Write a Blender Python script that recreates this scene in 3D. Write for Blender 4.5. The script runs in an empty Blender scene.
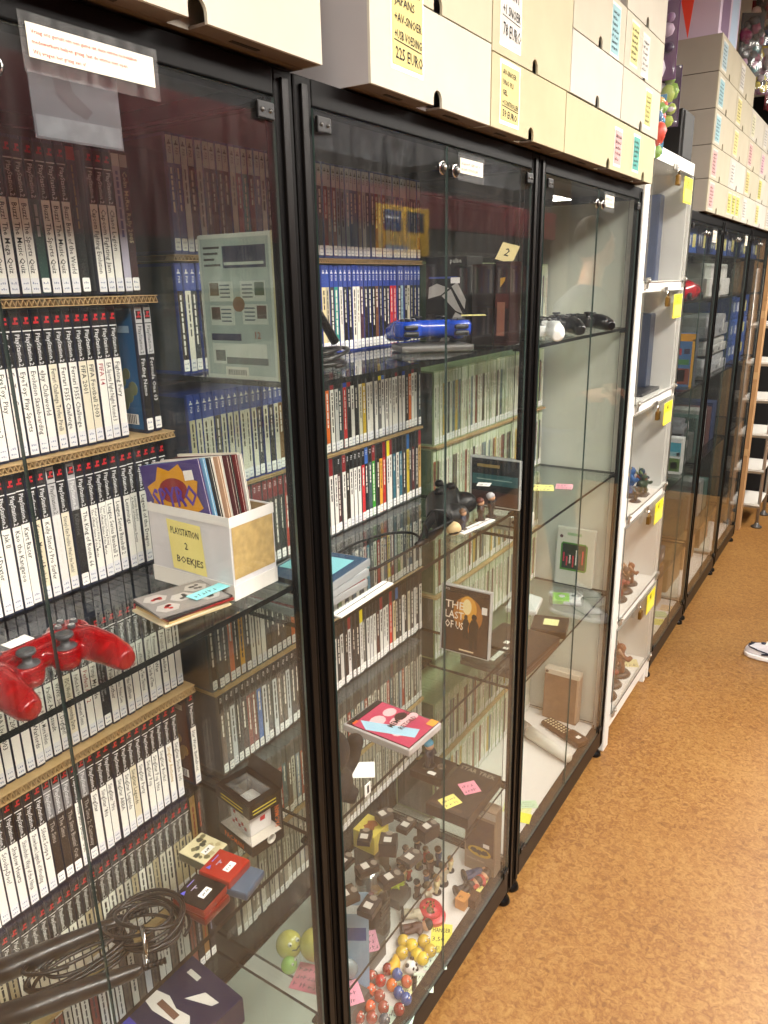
import bpy, bmesh, math, random
from mathutils import Vector, Matrix
random.seed(7)
S = bpy.context.scene
COL = S.collection
PI = math.pi

# ------------------------------------------------------------------ camera
cam = bpy.data.cameras.new('camera'); camo = bpy.data.objects.new('camera', cam); COL.objects.link(camo)
cam.sensor_fit = 'VERTICAL'; cam.sensor_height = 24.0; cam.lens = 24.0*753.21/1024
cam.clip_start = 0.02; cam.clip_end = 60
_r = Vector((0.83780666, 0.54563467, -0.01904755)); _u = Vector((-0.14333404, 0.25348147, 0.95666217)); _f = Vector((-0.52681624, 0.79876777, -0.29057648))
mw = Matrix(((_r.x, _u.x, -_f.x, 0.662), (_r.y, _u.y, -_f.y, 0.0), (_r.z, _u.z, -_f.z, 1.655), (0, 0, 0, 1)))
camo.matrix_world = mw
S.camera = camo

# ------------------------------------------------------------------ exposure, world, lights
S.view_settings.view_transform = 'Standard'; S.view_settings.look = 'None'
S.view_settings.gamma = 1; S.view_settings.use_curve_mapping = False
S.view_settings.exposure = 1.05
S.cycles.transparent_max_bounces = 40; S.cycles.max_bounces = 10; S.cycles.diffuse_bounces = 4; S.cycles.glossy_bounces = 5
S.cycles.sample_clamp_indirect = 6
w = bpy.data.worlds.new('world'); S.world = w; w.use_nodes = True
w.node_tree.nodes['Background'].inputs[0].default_value = (1, 0.97, 0.93, 1)
w.node_tree.nodes['Background'].inputs[1].default_value = 0.3
LAMPS = [(1.42, -1.2), (1.42, 0.5), (1.42, 2.2), (1.42, 3.9), (1.42, 5.6), (4.6, 0.5), (4.6, 3.5), (4.6, 7.0), (3.6, 10.5)]
LAMP_W = 30
CEIL = 2.82
for i, (lx, ly) in enumerate(LAMPS):
    l = bpy.data.lights.new('ceiling_tube_light', 'AREA'); l.shape = 'RECTANGLE'; l.size = 0.5; l.size_y = 1.25
    l.energy = LAMP_W; l.color = (1.0, 0.97, 0.92)
    o = bpy.data.objects.new('ceiling_tube_light', l); COL.objects.link(o); o.location = (lx, ly, CEIL-0.085)

# ------------------------------------------------------------------ materials
def lin(c):
    if isinstance(c, str):
        c = c.lstrip('#'); c = [int(c[i:i+2], 16)/255 for i in (0, 2, 4)]
    return tuple((x/12.92 if x <= .04045 else ((x+.055)/1.055)**2.4) for x in c)
_M = {}
def mat(col, rough=.5, metal=0., noise=0., scale=30., bump=0., spec=.5, alpha=None, emit=0., trans=0., coat=0.):
    key = (col, rough, metal, noise, scale, bump, spec, alpha, emit, trans, coat)
    if key in _M: return _M[key]
    m = bpy.data.materials.new('mat_%s' % str(col).lstrip('#')); m.use_nodes = True
    nt = m.node_tree; b = nt.nodes['Principled BSDF']
    c = lin(col)
    b.inputs['Base Color'].default_value = (*c, 1); b.inputs['Roughness'].default_value = rough
    b.inputs['Metallic'].default_value = metal; b.inputs['Specular IOR Level'].default_value = spec
    if coat: b.inputs['Coat Weight'].default_value = coat; b.inputs['Coat Roughness'].default_value = .08
    if alpha is not None: b.inputs['Alpha'].default_value = alpha
    if trans: b.inputs['Transmission Weight'].default_value = trans
    if emit:
        b.inputs['Emission Color'].default_value = (*c, 1); b.inputs['Emission Strength'].default_value = emit
    if noise or bump:
        tc = nt.nodes.new('ShaderNodeTexCoord'); n = nt.nodes.new('ShaderNodeTexNoise')
        n.inputs['Scale'].default_value = scale; n.inputs['Detail'].default_value = 5
        nt.links.new(tc.outputs['Object'], n.inputs['Vector'])
        if noise:
            r = nt.nodes.new('ShaderNodeValToRGB')
            r.color_ramp.elements[0].position = .3; r.color_ramp.elements[1].position = .7
            r.color_ramp.elements[0].color = (*[x*(1-noise) for x in c], 1)
            r.color_ramp.elements[1].color = (*[min(1, x*(1+noise*.6)) for x in c], 1)
            nt.links.new(n.outputs['Fac'], r.inputs[0]); nt.links.new(r.outputs[0], b.inputs['Base Color'])
        if bump:
            bp = nt.nodes.new('ShaderNodeBump'); bp.inputs['Strength'].default_value = bump; bp.inputs['Distance'].default_value = .004
            nt.links.new(n.outputs['Fac'], bp.inputs['Height']); nt.links.new(bp.outputs[0], b.inputs['Normal'])
    _M[key] = m
    return m

def glass(name, tint=(.97, .985, .975), f0=.04, rough=.0, dust=0.):
    """one face of a clear sheet: see-through with an angle-dependent mirror reflection and a film of dust"""
    m = bpy.data.materials.new(name); m.use_nodes = True; nt = m.node_tree; N = nt.nodes; L = nt.links
    N.clear(); out = N.new('ShaderNodeOutputMaterial')
    g = N.new('ShaderNodeNewGeometry'); d = N.new('ShaderNodeVectorMath'); d.operation = 'DOT_PRODUCT'
    L.new(g.outputs['Incoming'], d.inputs[0]); L.new(g.outputs['Normal'], d.inputs[1])
    def mth(op, a, b=None):
        q = N.new('ShaderNodeMath'); q.operation = op
        for k, v in ((0, a), (1, b)):
            if v is None: continue
            if isinstance(v, (int, float)): q.inputs[k].default_value = v
            else: L.new(v, q.inputs[k])
        return q.outputs[0]
    c = mth('ABSOLUTE', d.outputs['Value']); q = mth('SUBTRACT', 1., c); q = mth('POWER', q, 5.)
    q = mth('MULTIPLY', q, (1-f0)*.8); q = mth('ADD', q, f0*.8)
    tr = N.new('ShaderNodeBsdfTransparent'); tr.inputs[0].default_value = (*tint, 1)
    gl = N.new('ShaderNodeBsdfGlossy'); gl.inputs['Roughness'].default_value = rough
    mx = N.new('ShaderNodeMixShader'); L.new(q, mx.inputs[0]); L.new(tr.outputs[0], mx.inputs[1]); L.new(gl.outputs[0], mx.inputs[2])
    last = mx
    if dust:
        tc = N.new('ShaderNodeTexCoord'); mp = N.new('ShaderNodeMapping'); mp.inputs['Scale'].default_value = (1, 14, 1.6)
        nz = N.new('ShaderNodeTexNoise'); nz.inputs['Scale'].default_value = 5; nz.inputs['Detail'].default_value = 6
        L.new(tc.outputs['Object'], mp.inputs[0]); L.new(mp.outputs[0], nz.inputs['Vector'])
        fq = mth('SUBTRACT', nz.outputs['Fac'], .3); fq = mth('MULTIPLY', fq, dust*2.2); fq = mth('MAXIMUM', fq, 0.)
        df = N.new('ShaderNodeBsdfDiffuse'); df.inputs[0].default_value = (.8, .8, .78, 1)
        m2 = N.new('ShaderNodeMixShader'); L.new(fq, m2.inputs[0]); L.new(mx.outputs[0], m2.inputs[1]); L.new(df.outputs[0], m2.inputs[2]); last = m2
    L.new(last.outputs[0], out.inputs[0])
    return m
G_DOOR = glass('door_glass', (.985, .99, .985), .04, 0., .014)
G_SIDE = glass('side_glass', (.95, .97, .955), .04, 0., .012)
G_SHELF = glass('shelf_glass', (.93, .96, .945), .045)
G_EDGE = mat('#060b0a', .4, spec=.3); G_DEDGE = mat('#3c4a46', .15)
G_WRAP = glass('plastic_wrap', (.93, .94, .93), .07, .12, .12)
G_CASE = glass('clear_plastic', (.9, .91, .91), .06, .08, .1)

def floor_mat():
    m = bpy.data.materials.new('marbled_linoleum'); m.use_nodes = True; nt = m.node_tree; b = nt.nodes['Principled BSDF']; N = nt.nodes; L = nt.links
    tc = N.new('ShaderNodeTexCoord')
    n1 = N.new('ShaderNodeTexNoise'); n1.inputs['Scale'].default_value = 2.2; n1.inputs['Detail'].default_value = 3
    n2 = N.new('ShaderNodeTexNoise'); n2.inputs['Scale'].default_value = 55; n2.inputs['Detail'].default_value = 6; n2.inputs['Distortion'].default_value = 1.3; n2.inputs['Roughness'].default_value = .62
    n3 = N.new('ShaderNodeTexNoise'); n3.inputs['Scale'].default_value = 140; n3.inputs['Detail'].default_value = 3; n3.inputs['Distortion'].default_value = 1.2
    for n in (n1, n2, n3): L.new(tc.outputs['Object'], n.inputs['Vector'])
    r = N.new('ShaderNodeValToRGB'); e = r.color_ramp.elements
    e[0].position = .22; e[0].color = (*lin('#64431f'), 1); e[1].position = .80; e[1].color = (*lin('#a27e48'), 1)
    k = e.new(.44); k.color = (*lin('#83592c'), 1); k = e.new(.56); k.color = (*lin('#926a38'), 1)
    ad = N.new('ShaderNodeMath'); ad.operation = 'MULTIPLY_ADD'; ad.inputs[1].default_value = .35
    L.new(n3.outputs['Fac'], ad.inputs[0])
    sb = N.new('ShaderNodeMath'); sb.operation = 'MULTIPLY_ADD'; sb.inputs[1].default_value = .3; sb.inputs[2].default_value = -.325
    L.new(n1.outputs['Fac'], sb.inputs[0]); L.new(sb.outputs[0], ad.inputs[2])
    s2 = N.new('ShaderNodeMath'); L.new(n2.outputs['Fac'], s2.inputs[0]); L.new(ad.outputs[0], s2.inputs[1])
    L.new(s2.outputs[0], r.inputs[0]); L.new(r.outputs[0], b.inputs['Base Color'])
    b.inputs['Roughness'].default_value = .42
    bp = N.new('ShaderNodeBump'); bp.inputs['Strength'].default_value = .25; bp.inputs['Distance'].default_value = .003
    L.new(n2.outputs['Fac'], bp.inputs['Height']); L.new(bp.outputs[0], b.inputs['Normal'])
    return m

# ------------------------------------------------------------------ mesh builder
_TXT = {}
def text_geo(s):
    if s in _TXT: return _TXT[s]
    c = bpy.data.curves.new('t', 'FONT'); c.body = s; c.size = 1; c.resolution_u = 1; c.align_x = 'LEFT'; c.fill_mode = 'FRONT'; c.offset = .008
    o = bpy.data.objects.new('t', c); me = bpy.data.meshes.new_from_object(o)
    v = [tuple(p.co[:2]) for p in me.vertices]; f = [tuple(p.vertices) for p in me.polygons]
    if v:
        x0 = min(p[0] for p in v); x1 = max(p[0] for p in v); y0 = min(p[1] for p in v); y1 = max(p[1] for p in v)
    else: x0 = x1 = y0 = y1 = 0
    bpy.data.objects.remove(o); bpy.data.curves.remove(c); bpy.data.meshes.remove(me)
    _TXT[s] = (v, f, x0, x1, y0, y1)
    return _TXT[s]

class MB:
    def __init__(self): self.v = []; self.f = []; self.m = []; self.mats = []; self.sm = []
    def mi(self, m):
        if m not in self.mats: self.mats.append(m)
        return self.mats.index(m)
    def add(self, vs, fs, m, T=None, smooth=False):
        o = len(self.v); k = self.mi(m)
        if T is not None: vs = [T @ Vector(p) for p in vs]
        self.v += [tuple(p) for p in vs]
        for f in fs: self.f.append([i+o for i in f]); self.m.append(k); self.sm.append(smooth)
        return self
    def box(self, a, b, m, T=None):
        x0, y0, z0 = a; x1, y1, z1 = b
        return self.add([(x0,y0,z0),(x1,y0,z0),(x1,y1,z0),(x0,y1,z0),(x0,y0,z1),(x1,y0,z1),(x1,y1,z1),(x0,y1,z1)],
            [(0,3,2,1),(4,5,6,7),(0,1,5,4),(1,2,6,5),(2,3,7,6),(3,0,4,7)], m, T)
    def cbox(self, a, b, m, c=.002, T=None):
        """box with chamfered edges"""
        x0, y0, z0 = a; x1, y1, z1 = b; c = min(c, (x1-x0)*.45, (y1-y0)*.45, (z1-z0)*.45)
        bm = bmesh.new(); bmesh.ops.create_cube(bm, size=1)
        for q in bm.verts: q.co = Vector(((x0+x1)/2+q.co.x*(x1-x0), (y0+y1)/2+q.co.y*(y1-y0), (z0+z1)/2+q.co.z*(z1-z0)))
        bmesh.ops.bevel(bm, geom=bm.edges[:], offset=c, segments=2, affect='EDGES', profile=.6)
        self.bm(bm, m, T); return self
    def bm(self, bm, m, T=None, smooth=False):
        bm.verts.index_update()
        self.add([tuple(q.co) for q in bm.verts], [[q.index for q in f.verts] for f in bm.faces], m, T, smooth); bm.free(); return self
    def quad(self, p, u, v, m):
        """flat patch: corner p, edges u and v"""
        p, u, v = Vector(p), Vector(u), Vector(v)
        return self.add([p, p+u, p+u+v, p+v], [(0,1,2,3)], m)
    def poly(self, p, u, v, pts, m):
        p, u, v = Vector(p), Vector(u), Vector(v)
        return self.add([p+u*a+v*b for a, b in pts], [tuple(range(len(pts)))], m)
    def text(self, s, p, u, v, h, m, wmax=None, center=False, vc=False):
        """letters of height h starting at p, running along u with tops towards v"""
        vs, fs, x0, x1, y0, y1 = text_geo(s)
        if not vs: return self
        k = h/.73
        kx = k
        if wmax and (x1-x0)*k > wmax: kx = wmax/(x1-x0)
        if wmax and kx < k*.62: k = kx/.62
        p, u, v = Vector(p), Vector(u).normalized(), Vector(v).normalized()
        ox = (x0+x1)/2 if center else x0
        oy = .36 if vc else 0
        return self.add([p+u*((a-ox)*kx)+v*((b-oy)*k) for a, b in vs], fs, m)
    def prism(self, pts, z0, z1, m, T=None, smooth=False):
        n = len(pts)
        vs = [(x, y, z0) for x, y in pts]+[(x, y, z1) for x, y in pts]
        fs = [tuple(range(n))[::-1], tuple(range(n, 2*n))]+[(i, (i+1) % n, (i+1) % n+n, i+n) for i in range(n)]
        return self.add(vs, fs, m, T, smooth)
    def lathe(self, prof, m, T=None, n=24, smooth=True):
        vs = []; fs = []
        for r, z in prof:
            for i in range(n): a = 2*PI*i/n; vs.append((r*math.cos(a), r*math.sin(a), z))
        for j in range(len(prof)-1):
            for i in range(n): fs.append((j*n+i, j*n+(i+1) % n, (j+1)*n+(i+1) % n, (j+1)*n+i))
        if prof[0][0] > 1e-6: fs.append(tuple(range(n))[::-1])
        if prof[-1][0] > 1e-6: fs.append(tuple(range((len(prof)-1)*n, len(prof)*n)))
        return self.add(vs, fs, m, T, smooth)
    def cyl(self, p, q, r, m, n=12, r2=None, smooth=True):
        p, q = Vector(p), Vector(q); d = q-p
        T = Matrix.Translation(p) @ d.to_track_quat('Z', 'Y').to_matrix().to_4x4()
        return self.lathe([(r, 0), (r2 if r2 is not None else r, d.length)], m, T, n, smooth)
    def ball(self, p, r, m, n=16, sz=(1, 1, 1), T=None):
        k = n//2
        prof = [(max(1e-7, math.sin(PI*i/k)), -math.cos(PI*i/k)) for i in range(k+1)]
        M_ = Matrix.Translation(Vector(p)) @ Matrix.Diagonal((r*sz[0], r*sz[1], r*sz[2], 1))
        if T is not None: M_ = T @ M_
        return self.lathe(prof, m, M_, n)
    def tube(self, pts, r, m, n=8):
        pts = [Vector(p) for p in pts]; vs = []; fs = []; nn = None
        for i, p in enumerate(pts):
            t = (pts[min(i+1, len(pts)-1)]-pts[max(i-1, 0)])
            if t.length < 1e-9: t = Vector((0, 0, 1))
            t.normalize()
            if nn is None: nn = t.orthogonal().normalized()
            else:
                nn = nn-t*nn.dot(t); nn = nn.normalized() if nn.length > 1e-6 else t.orthogonal().normalized()
            b = t.cross(nn); rr = r[i] if isinstance(r, (list, tuple)) else r
            for k in range(n): a = 2*PI*k/n; vs.append(p+nn*(math.cos(a)*rr)+b*(math.sin(a)*rr))
        for j in range(len(pts)-1):
            for k in range(n): fs.append((j*n+k, j*n+(k+1) % n, (j+1)*n+(k+1) % n, (j+1)*n+k))
        fs.append(tuple(range(n))[::-1]); fs.append(tuple(range((len(pts)-1)*n, len(pts)*n)))
        return self.add(vs, fs, m, None, True)
    def mesh(self, name):
        me = bpy.data.meshes.new(name); me.from_pydata(self.v, [], self.f)
        for m in self.mats: me.materials.append(m)
        me.polygons.foreach_set('material_index', self.m); me.polygons.foreach_set('use_smooth', self.sm)
        me.update(); return me
    def obj(self, name, parent=None, loc=(0, 0, 0), rot=(0, 0, 0)):
        o = bpy.data.objects.new(name, self.mesh(name)); COL.objects.link(o)
        o.location = loc; o.rotation_euler = rot
        if parent is not None: o.parent = parent
        return o

def tag(o, label=None, cat=None, group=None, kind=None):
    if label: o['label'] = label
    if cat: o['category'] = cat
    if group: o['group'] = group
    if kind: o['kind'] = kind
    return o
def empty(name, loc=(0, 0, 0), rz=0., label=None, cat=None, group=None, rot=None):
    o = bpy.data.objects.new(name, None); COL.objects.link(o); o.location = loc; o.rotation_euler = rot or (0, 0, rz)
    o.empty_display_size = .05
    return tag(o, label, cat, group)
def struct(mb, name): return tag(mb.obj(name), kind='structure')
def inst(src, parent=None, loc=None, rot=None, scale=None):
    o = src.copy(); COL.objects.link(o)
    if parent is not None: o.parent = parent
    if loc is not None: o.location = loc
    if rot is not None: o.rotation_euler = rot
    if scale is not None: o.scale = scale
    return o
def kids(o): return [c for c in bpy.data.objects if c.parent == o]
def copy_tree(src, loc, rz=None, label=None, group=None, rot=None):
    r = src.copy(); COL.objects.link(r); r.location = loc
    if rz is not None: r.rotation_euler = (0, 0, rz)
    if rot is not None: r.rotation_euler = rot
    if label: r['label'] = label
    if group: r['group'] = group
    for ch in kids(src):
        c = ch.copy(); COL.objects.link(c); c.parent = r
        for g in kids(ch):
            d = g.copy(); COL.objects.link(d); d.parent = c
    return r
def scribble(mb, p, u, v, w, h, rows, m, rnd=random, th=.16):
    """illegible handwriting: short strokes in rows"""
    p, u, v = Vector(p), Vector(u).normalized(), Vector(v).normalized()
    rh = h/rows
    for r in range(rows):
        x = 0; end = w*rnd.uniform(.65, 1)
        while x < end:
            cw = rh*rnd.uniform(.25, .5); hh = rh*rnd.uniform(.3, .6); a = p+u*x+v*(h-(r+.85)*rh)
            t = rh*th
            k = rnd.random()
            if k < .5: mb.quad(a, u*t, v*hh, m); mb.quad(a+v*hh*.5, u*cw*.8, v*t, m)
            elif k < .8: mb.quad(a, u*cw*.8, v*t, m); mb.quad(a+u*cw*.5, u*t, v*hh, m)
            else: mb.add([a, a+u*t, a+u*(cw*.7)+v*hh, a+u*(cw*.7-t)+v*hh], [(0, 1, 2, 3)], m)
            x += cw*1.15
            if rnd.random() < .15: x += cw*.6
X, Y, Z = Vector((1, 0, 0)), Vector((0, 1, 0)), Vector((0, 0, 1))
ORD = ['', 'first', 'second', 'third', 'fourth', 'fifth', 'sixth', 'seventh', 'eighth', 'ninth', 'tenth', 'eleventh', 'twelfth', 'thirteenth', 'fourteenth', 'fifteenth', 'sixteenth', 'seventeenth', 'eighteenth', 'nineteenth']
TENS = {2: ('twenty', 'twentieth'), 3: ('thirty', 'thirtieth'), 4: ('forty', 'fortieth'), 5: ('fifty', 'fiftieth'), 6: ('sixty', 'sixtieth')}
def ordinal(n):
    if n < 20: return ORD[n]
    a, b = divmod(n, 10)
    return TENS[a][1] if b == 0 else TENS[a][0]+'-'+ORD[b]
BLACK = mat('#080707', .4, spec=.3); BLACKM = mat('#060505', .5, spec=.10); WHITE = mat('#e9e7e2', .6); PAPER = mat('#f2f0ea', .7)
INK = mat('#1a1a20', .8); YNOTE = mat('#e9e07a', .7); PINK = mat('#e79aa8', .7); CYAN = mat('#7fc9cf', .7); GREENN = mat('#cfe0b8', .7)
RED = mat('#b8202a', .5); METAL = mat('#b9b6ae', .3, .9); CHROME = mat('#cfcdc8', .15, 1.)

# ------------------------------------------------------------------ the room
RX0, RX1, RY0, RY1 = -.47, 7.0, -3.0, 13.0
struct(MB().box((RX0-.1, RY0, -.1), (RX1, RY1, 0), floor_mat()), 'floor')
struct(MB().box((RX0-.1, RY0, CEIL), (RX1, RY1, CEIL+.1), mat('#d9d5cc', .9, noise=.06, scale=8)), 'ceiling')
struct(MB().box((RX0-.12, RY0, 0), (RX0, RY1, CEIL), mat('#8c857c', .8, noise=.1, scale=3)), 'wall_left')
struct(MB().box((RX1, RY0, 0), (RX1+.1, RY1, CEIL), mat('#9a938a', .8, noise=.2, scale=4)), 'wall_right')
struct(MB().box((RX0, RY1, 0), (RX1, RY1+.1, CEIL), mat('#a49c90', .8, noise=.2, scale=4)), 'wall_back')
struct(MB().box((RX0, RY0-.1, 0), (RX1, RY0, CEIL), mat('#a49c90', .8, noise=.2, scale=4)), 'wall_front')

# ceiling lamps
def make_lamp(loc, label):
    t = empty('ceiling_lamp', loc, 0, label, 'lamp', 'tube lamp trays on the ceiling')
    MB().cbox((-.3, -.68, -.08), (.3, .68, 0), mat('#e4e2dc', .5), .01).obj('tray', t)
    MB().box((-.24, -.62, -.084), (.24, .62, -.0805), mat('#fff4e2', .5, emit=7.)).obj('diffuser', t)
    return t
lamp0 = make_lamp((LAMPS[0][0], LAMPS[0][1], CEIL), 'white ceiling lamp tray above the shop floor')
for lx, ly in LAMPS[1:]: copy_tree(lamp0, (lx, ly, CEIL))

# ------------------------------------------------------------------ glass cabinets
SH = mat('#171412', .3, .2)
def slab(mb, a, b, face, edge, axis):
    """sheet of glass: broad faces in one material, thin edges in another"""
    x0, y0, z0 = a; x1, y1, z1 = b
    vs = [(x0,y0,z0),(x1,y0,z0),(x1,y1,z0),(x0,y1,z0),(x0,y0,z1),(x1,y0,z1),(x1,y1,z1),(x0,y1,z1)]
    fs = {'z': [(0,3,2,1),(4,5,6,7)], 'y': [(0,1,5,4),(2,3,7,6)], 'x': [(1,2,6,5),(3,0,4,7)]}
    for k, q in fs.items(): mb.add(vs, q, face if k == axis else edge)
    return mb
def lock_mb(mb, y, z, x=.004):
    T = Matrix.Translation((x, y, z)) @ Matrix.Rotation(PI/2, 4, 'Y')
    mb.lathe([(.0115, 0), (.0115, .002), (.0095, .003)], CHROME, T, 20); mb.lathe([(.0085, .003), (.008, .005), (.005, .0055)], mat('#222020', .3), T, 16)
    mb.lathe([(.004, .0055), (.004, .0075), (.002, .008)], METAL, T, 10)
DEP = .43
def cabinet(y0, y1, top, shelves, label, backcol='#141312', botcol='#d9d6d0', zb=.115, group='black framed glass display cabinets'):
    t = empty('display_cabinet', (0, 0, 0), 0, label, 'cabinet', group)
    m = MB(); pw = .037
    for ya, yb in ((y0+.001, y0+pw), (y1-pw, y1-.001)):
        for xa, xb in ((-.012, .003), (-DEP, -DEP+.025)):
            m.cbox((xa, ya, .035), (xb, yb, top), BLACKM, .003)
        m.cbox((.003, ya+.012, .05), (.007, yb-.012, top-.01), mat('#0e0c0b', .4, spec=.2), .001)
    m.cbox((-.03, y0+pw, top-.032), (.003, y1-pw, top), BLACKM, .002)
    m.cbox((-DEP, y0+pw, top-.03), (-DEP+.025, y1-pw, top), BLACKM, .002)
    m.cbox((-.03, y0+pw, .045), (.005, y1-pw, zb-.002), mat('#1c1512', .4, spec=.3), .004)
    m.cbox((-DEP, y0+pw, .045), (-DEP+.025, y1-pw, zb), BLACKM, .002)
    for ya, yb in ((y0+.002, y0+.02), (y1-.02, y1-.002)):
        m.box((-DEP+.025, ya, top-.03), (-.03, yb, top), BLACKM); m.box((-DEP+.025, ya, .045), (-.03, yb, zb-.015), BLACKM)
    m.obj('frame', t)
    MB().box((-DEP+.02, y0+.02, top-.012), (-.03, y1-.02, top-.002), mat('#1a1817', .5)).obj('top_panel', t)
    MB().box((-DEP+.02, y0+.02, zb-.02), (-.03, y1-.02, zb-.004), mat(botcol, .55)).obj('bottom_panel', t)
    MB().box((-DEP+.004, y0+.02, zb-.02), (-DEP+.012, y1-.02, top-.03), mat(backcol, .35)).obj('back_panel', t)
    for ya in (y0+.010, y1-.014):
        slab(MB(), (-DEP+.03, ya, zb), (-.032, ya+.004, top-.03), G_SIDE, G_EDGE, 'y').obj('side_glass', t)
    for z in shelves:
        s = slab(MB(), (-.405, y0+.022, z-.008), (-.012, y1-.022, z), G_SHELF, G_EDGE, 'z').obj('glass_shelf', t)
        for ya, yb in ((y0+.014, y0+.034), (y1-.034, y1-.014)):
            MB().cbox((-.03, ya, z-.016), (-.006, yb, z-.0085), BLACKM, .002).obj('shelf_clip', s)
    ym = (y0+y1)/2
    for k, (ya, yb) in enumerate(((y0+pw+.001, ym-.0008), (ym+.0008, y1-pw-.001))):
        d = slab(MB(), (0, ya, zb+.001), (.004, yb, top-.034), G_DOOR, G_DEDGE, 'x').obj('glass_door', t)
        hy = ya+.001 if k == 0 else yb-.036
        for z in (top-.062, zb+.003):
            hm = MB(); hm.cbox((.0055, hy, z), (.010, hy+.030, z+.020), BLACK, .003)
            for q in (.008, .022): hm.ball((.0095, hy+q, z+.010), .0030, mat('#5a5855', .3, .8), 8)
            hm.obj('hinge', d)
        lm = MB(); lock_mb(lm, yb-.022 if k == 0 else ya+.022, top-.069, .0055); lm.obj('lock', d)
    f = MB().lathe([(.018, 0), (.021, .004), (.018, .016), (.009, .022), (.009, .044)], BLACK, None, 16).mesh('foot')
    for fx, fy in ((-.012, y0+.03), (-.012, y1-.03), (-DEP+.03, y0+.03), (-DEP+.03, y1-.03)):
        o = bpy.data.objects.new('foot', f); COL.objects.link(o); o.parent = t; o.location = (fx, fy, 0)
    return t
Y1, Y2, Y3, Y4 = -.03, .813, 1.612, 2.412
cabinet(Y1, Y2, 1.905, (1.237, .79, .40), 'nearest black glass cabinet, holding the red controller and black cables')
cabinet(Y2, Y3, 1.905, (1.521, 1.14, .77, .385), 'second black glass cabinet, holding the blue controller')
cabinet(Y3, Y4, 1.905, (1.512, 1.055, .64), 'third black glass cabinet, nearly empty, beside the white cabinet')
cabinet(3.03, 3.70, 1.888, (1.745, 1.565, 1.20, .81, .42), 'black glass cabinet just beyond the white cabinet', '#3b3a3c')
cabinet(3.70, 4.47, 1.888, (1.745, 1.565, 1.20, .81, .42), 'second black glass cabinet beyond the white cabinet', '#3b3a3c')
cabinet(4.47, 5.15, 1.888, (1.745, 1.565, 1.20, .81, .42), 'farthest black glass cabinet, beside the cardboard column', '#3b3a3c')

# ------------------------------------------------------------------ white cabinet with five glazed flap doors
wc = empty('white_cabinet', (0, 0, 0), 0, 'tall narrow white cabinet with five padlocked glass flaps and yellow tags', 'cabinet')
WC0, WC1, WCT = 2.416, 3.022, 2.035
wm = mat('#eceae4', .45); wmi = mat('#dcd8d0', .6)
m = MB()
m.cbox((-.40, WC0, 0), (-.002, WC0+.028, WCT), wm, .002); m.cbox((-.40, WC1-.028, 0), (-.002, WC1, WCT), wm, .002)
m.cbox((-.40, WC0+.028, WCT-.03), (-.002, WC1-.028, WCT), wm, .002); m.box((-.40, WC0+.028, .08), (-.392, WC1-.028, WCT-.03), wmi)
m.cbox((-.03, WC0+.028, .035), (-.012, WC1-.028, .105), wm, .002)
m.obj('carcass', wc)
SW = [.115, .487, .865, 1.248, 1.632, 2.0]
for z in SW[:-1]:
    MB().cbox((-.39, WC0+.029, z-.02), (-.006, WC1-.029, z+.002), wm, .002).obj('shelf', wc)
m = MB(); m.cbox((-.001, WC0, .0), (.008, WC0+.052, WCT), wm, .003); m.cbox((-.001, WC0+.052, WCT-.04), (.008, WC1, WCT), wm, .003)
m.cbox((-.001, WC1-.012, .02), (.008, WC1, WCT-.04), wm, .002)
for z in SW[1:-1]: m.cbox((-.001, WC0+.052, z-.02), (.008, WC1-.012, z+.014), wm, .002)
m.cbox((-.001, WC0+.052, .075), (.008, WC1-.012, .118), wm, .002)
m.obj('front_frame', wc)
for i in range(5):
    za, zb_ = SW[i]+.012+(0 if i else .004), SW[i+1]-(.034 if i < 4 else .008)+(.012 if i < 4 else 0)
    d = slab(MB(), (.010, WC0+.05, za), (.014, WC1-.008, zb_), G_DOOR, mat('#6b6a62', .3), 'x').obj('glass_flap', wc)
    for yy in (WC0+.062, WC1-.045):
        h = MB()
        h.cbox((.014, yy, za-.004), (.020, yy+.03, za+.012), METAL, .002); h.cbox((.009, yy+.004, za-.022), (.016, yy+.026, za-.004), METAL, .002)
        h.ball((.020, yy+.015, za+.004), .005, METAL, 8)
        h.obj('hinge', d)
    if i < 4 or True:
        zc = zb_+.004 if i < 4 else zb_-.002; yc = WC0+.30
        p = MB(); p.cbox((.014, yc-.022, zc-.006), (.020, yc+.022, zc+.012), METAL, .002)
        p.obj('hasp', d)
        k = empty('padlock', (0, 0, 0), 0, 'small brass padlock hanging at the top of the white cabinet, %s flap from the floor' % ORD[i+1], 'padlock', 'padlocks on the white cabinet')
        MB().cbox((.021, yc-.014, zc-.052), (.033, yc+.014, zc-.022), mat('#8a6a33', .35, .8), .002).obj('lock_body', k)
        MB().tube([(.026, yc-.008, zc-.022), (.026, yc-.008, zc-.008), (.026, yc-.004, zc-.002), (.026, yc+.004, zc-.002), (.026, yc+.008, zc-.008), (.026, yc+.008, zc-.022)], .0028, CHROME).obj('shackle', k)
    zt = zb_-.012
    y_ = MB(); y_.cbox((.0145, WC1-.165, zt-.082), (.016, WC1-.045, zt), mat('#f0e12a', .6), .0005)
    y_.quad((.0163, WC1-.158, zt-.076), Y*.105, Z*.040, mat('#f6ee60', .6)); y_.text(['45', '47', '40', '27', '29'][i], (.0166, WC1-.130, zt-.028), Y, Z, .020, INK)
    tag(y_.obj('tag'), 'yellow tag on the white cabinet, %s from the floor' % ORD[i+1], 'tag', 'yellow tags on the white cabinet')

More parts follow.
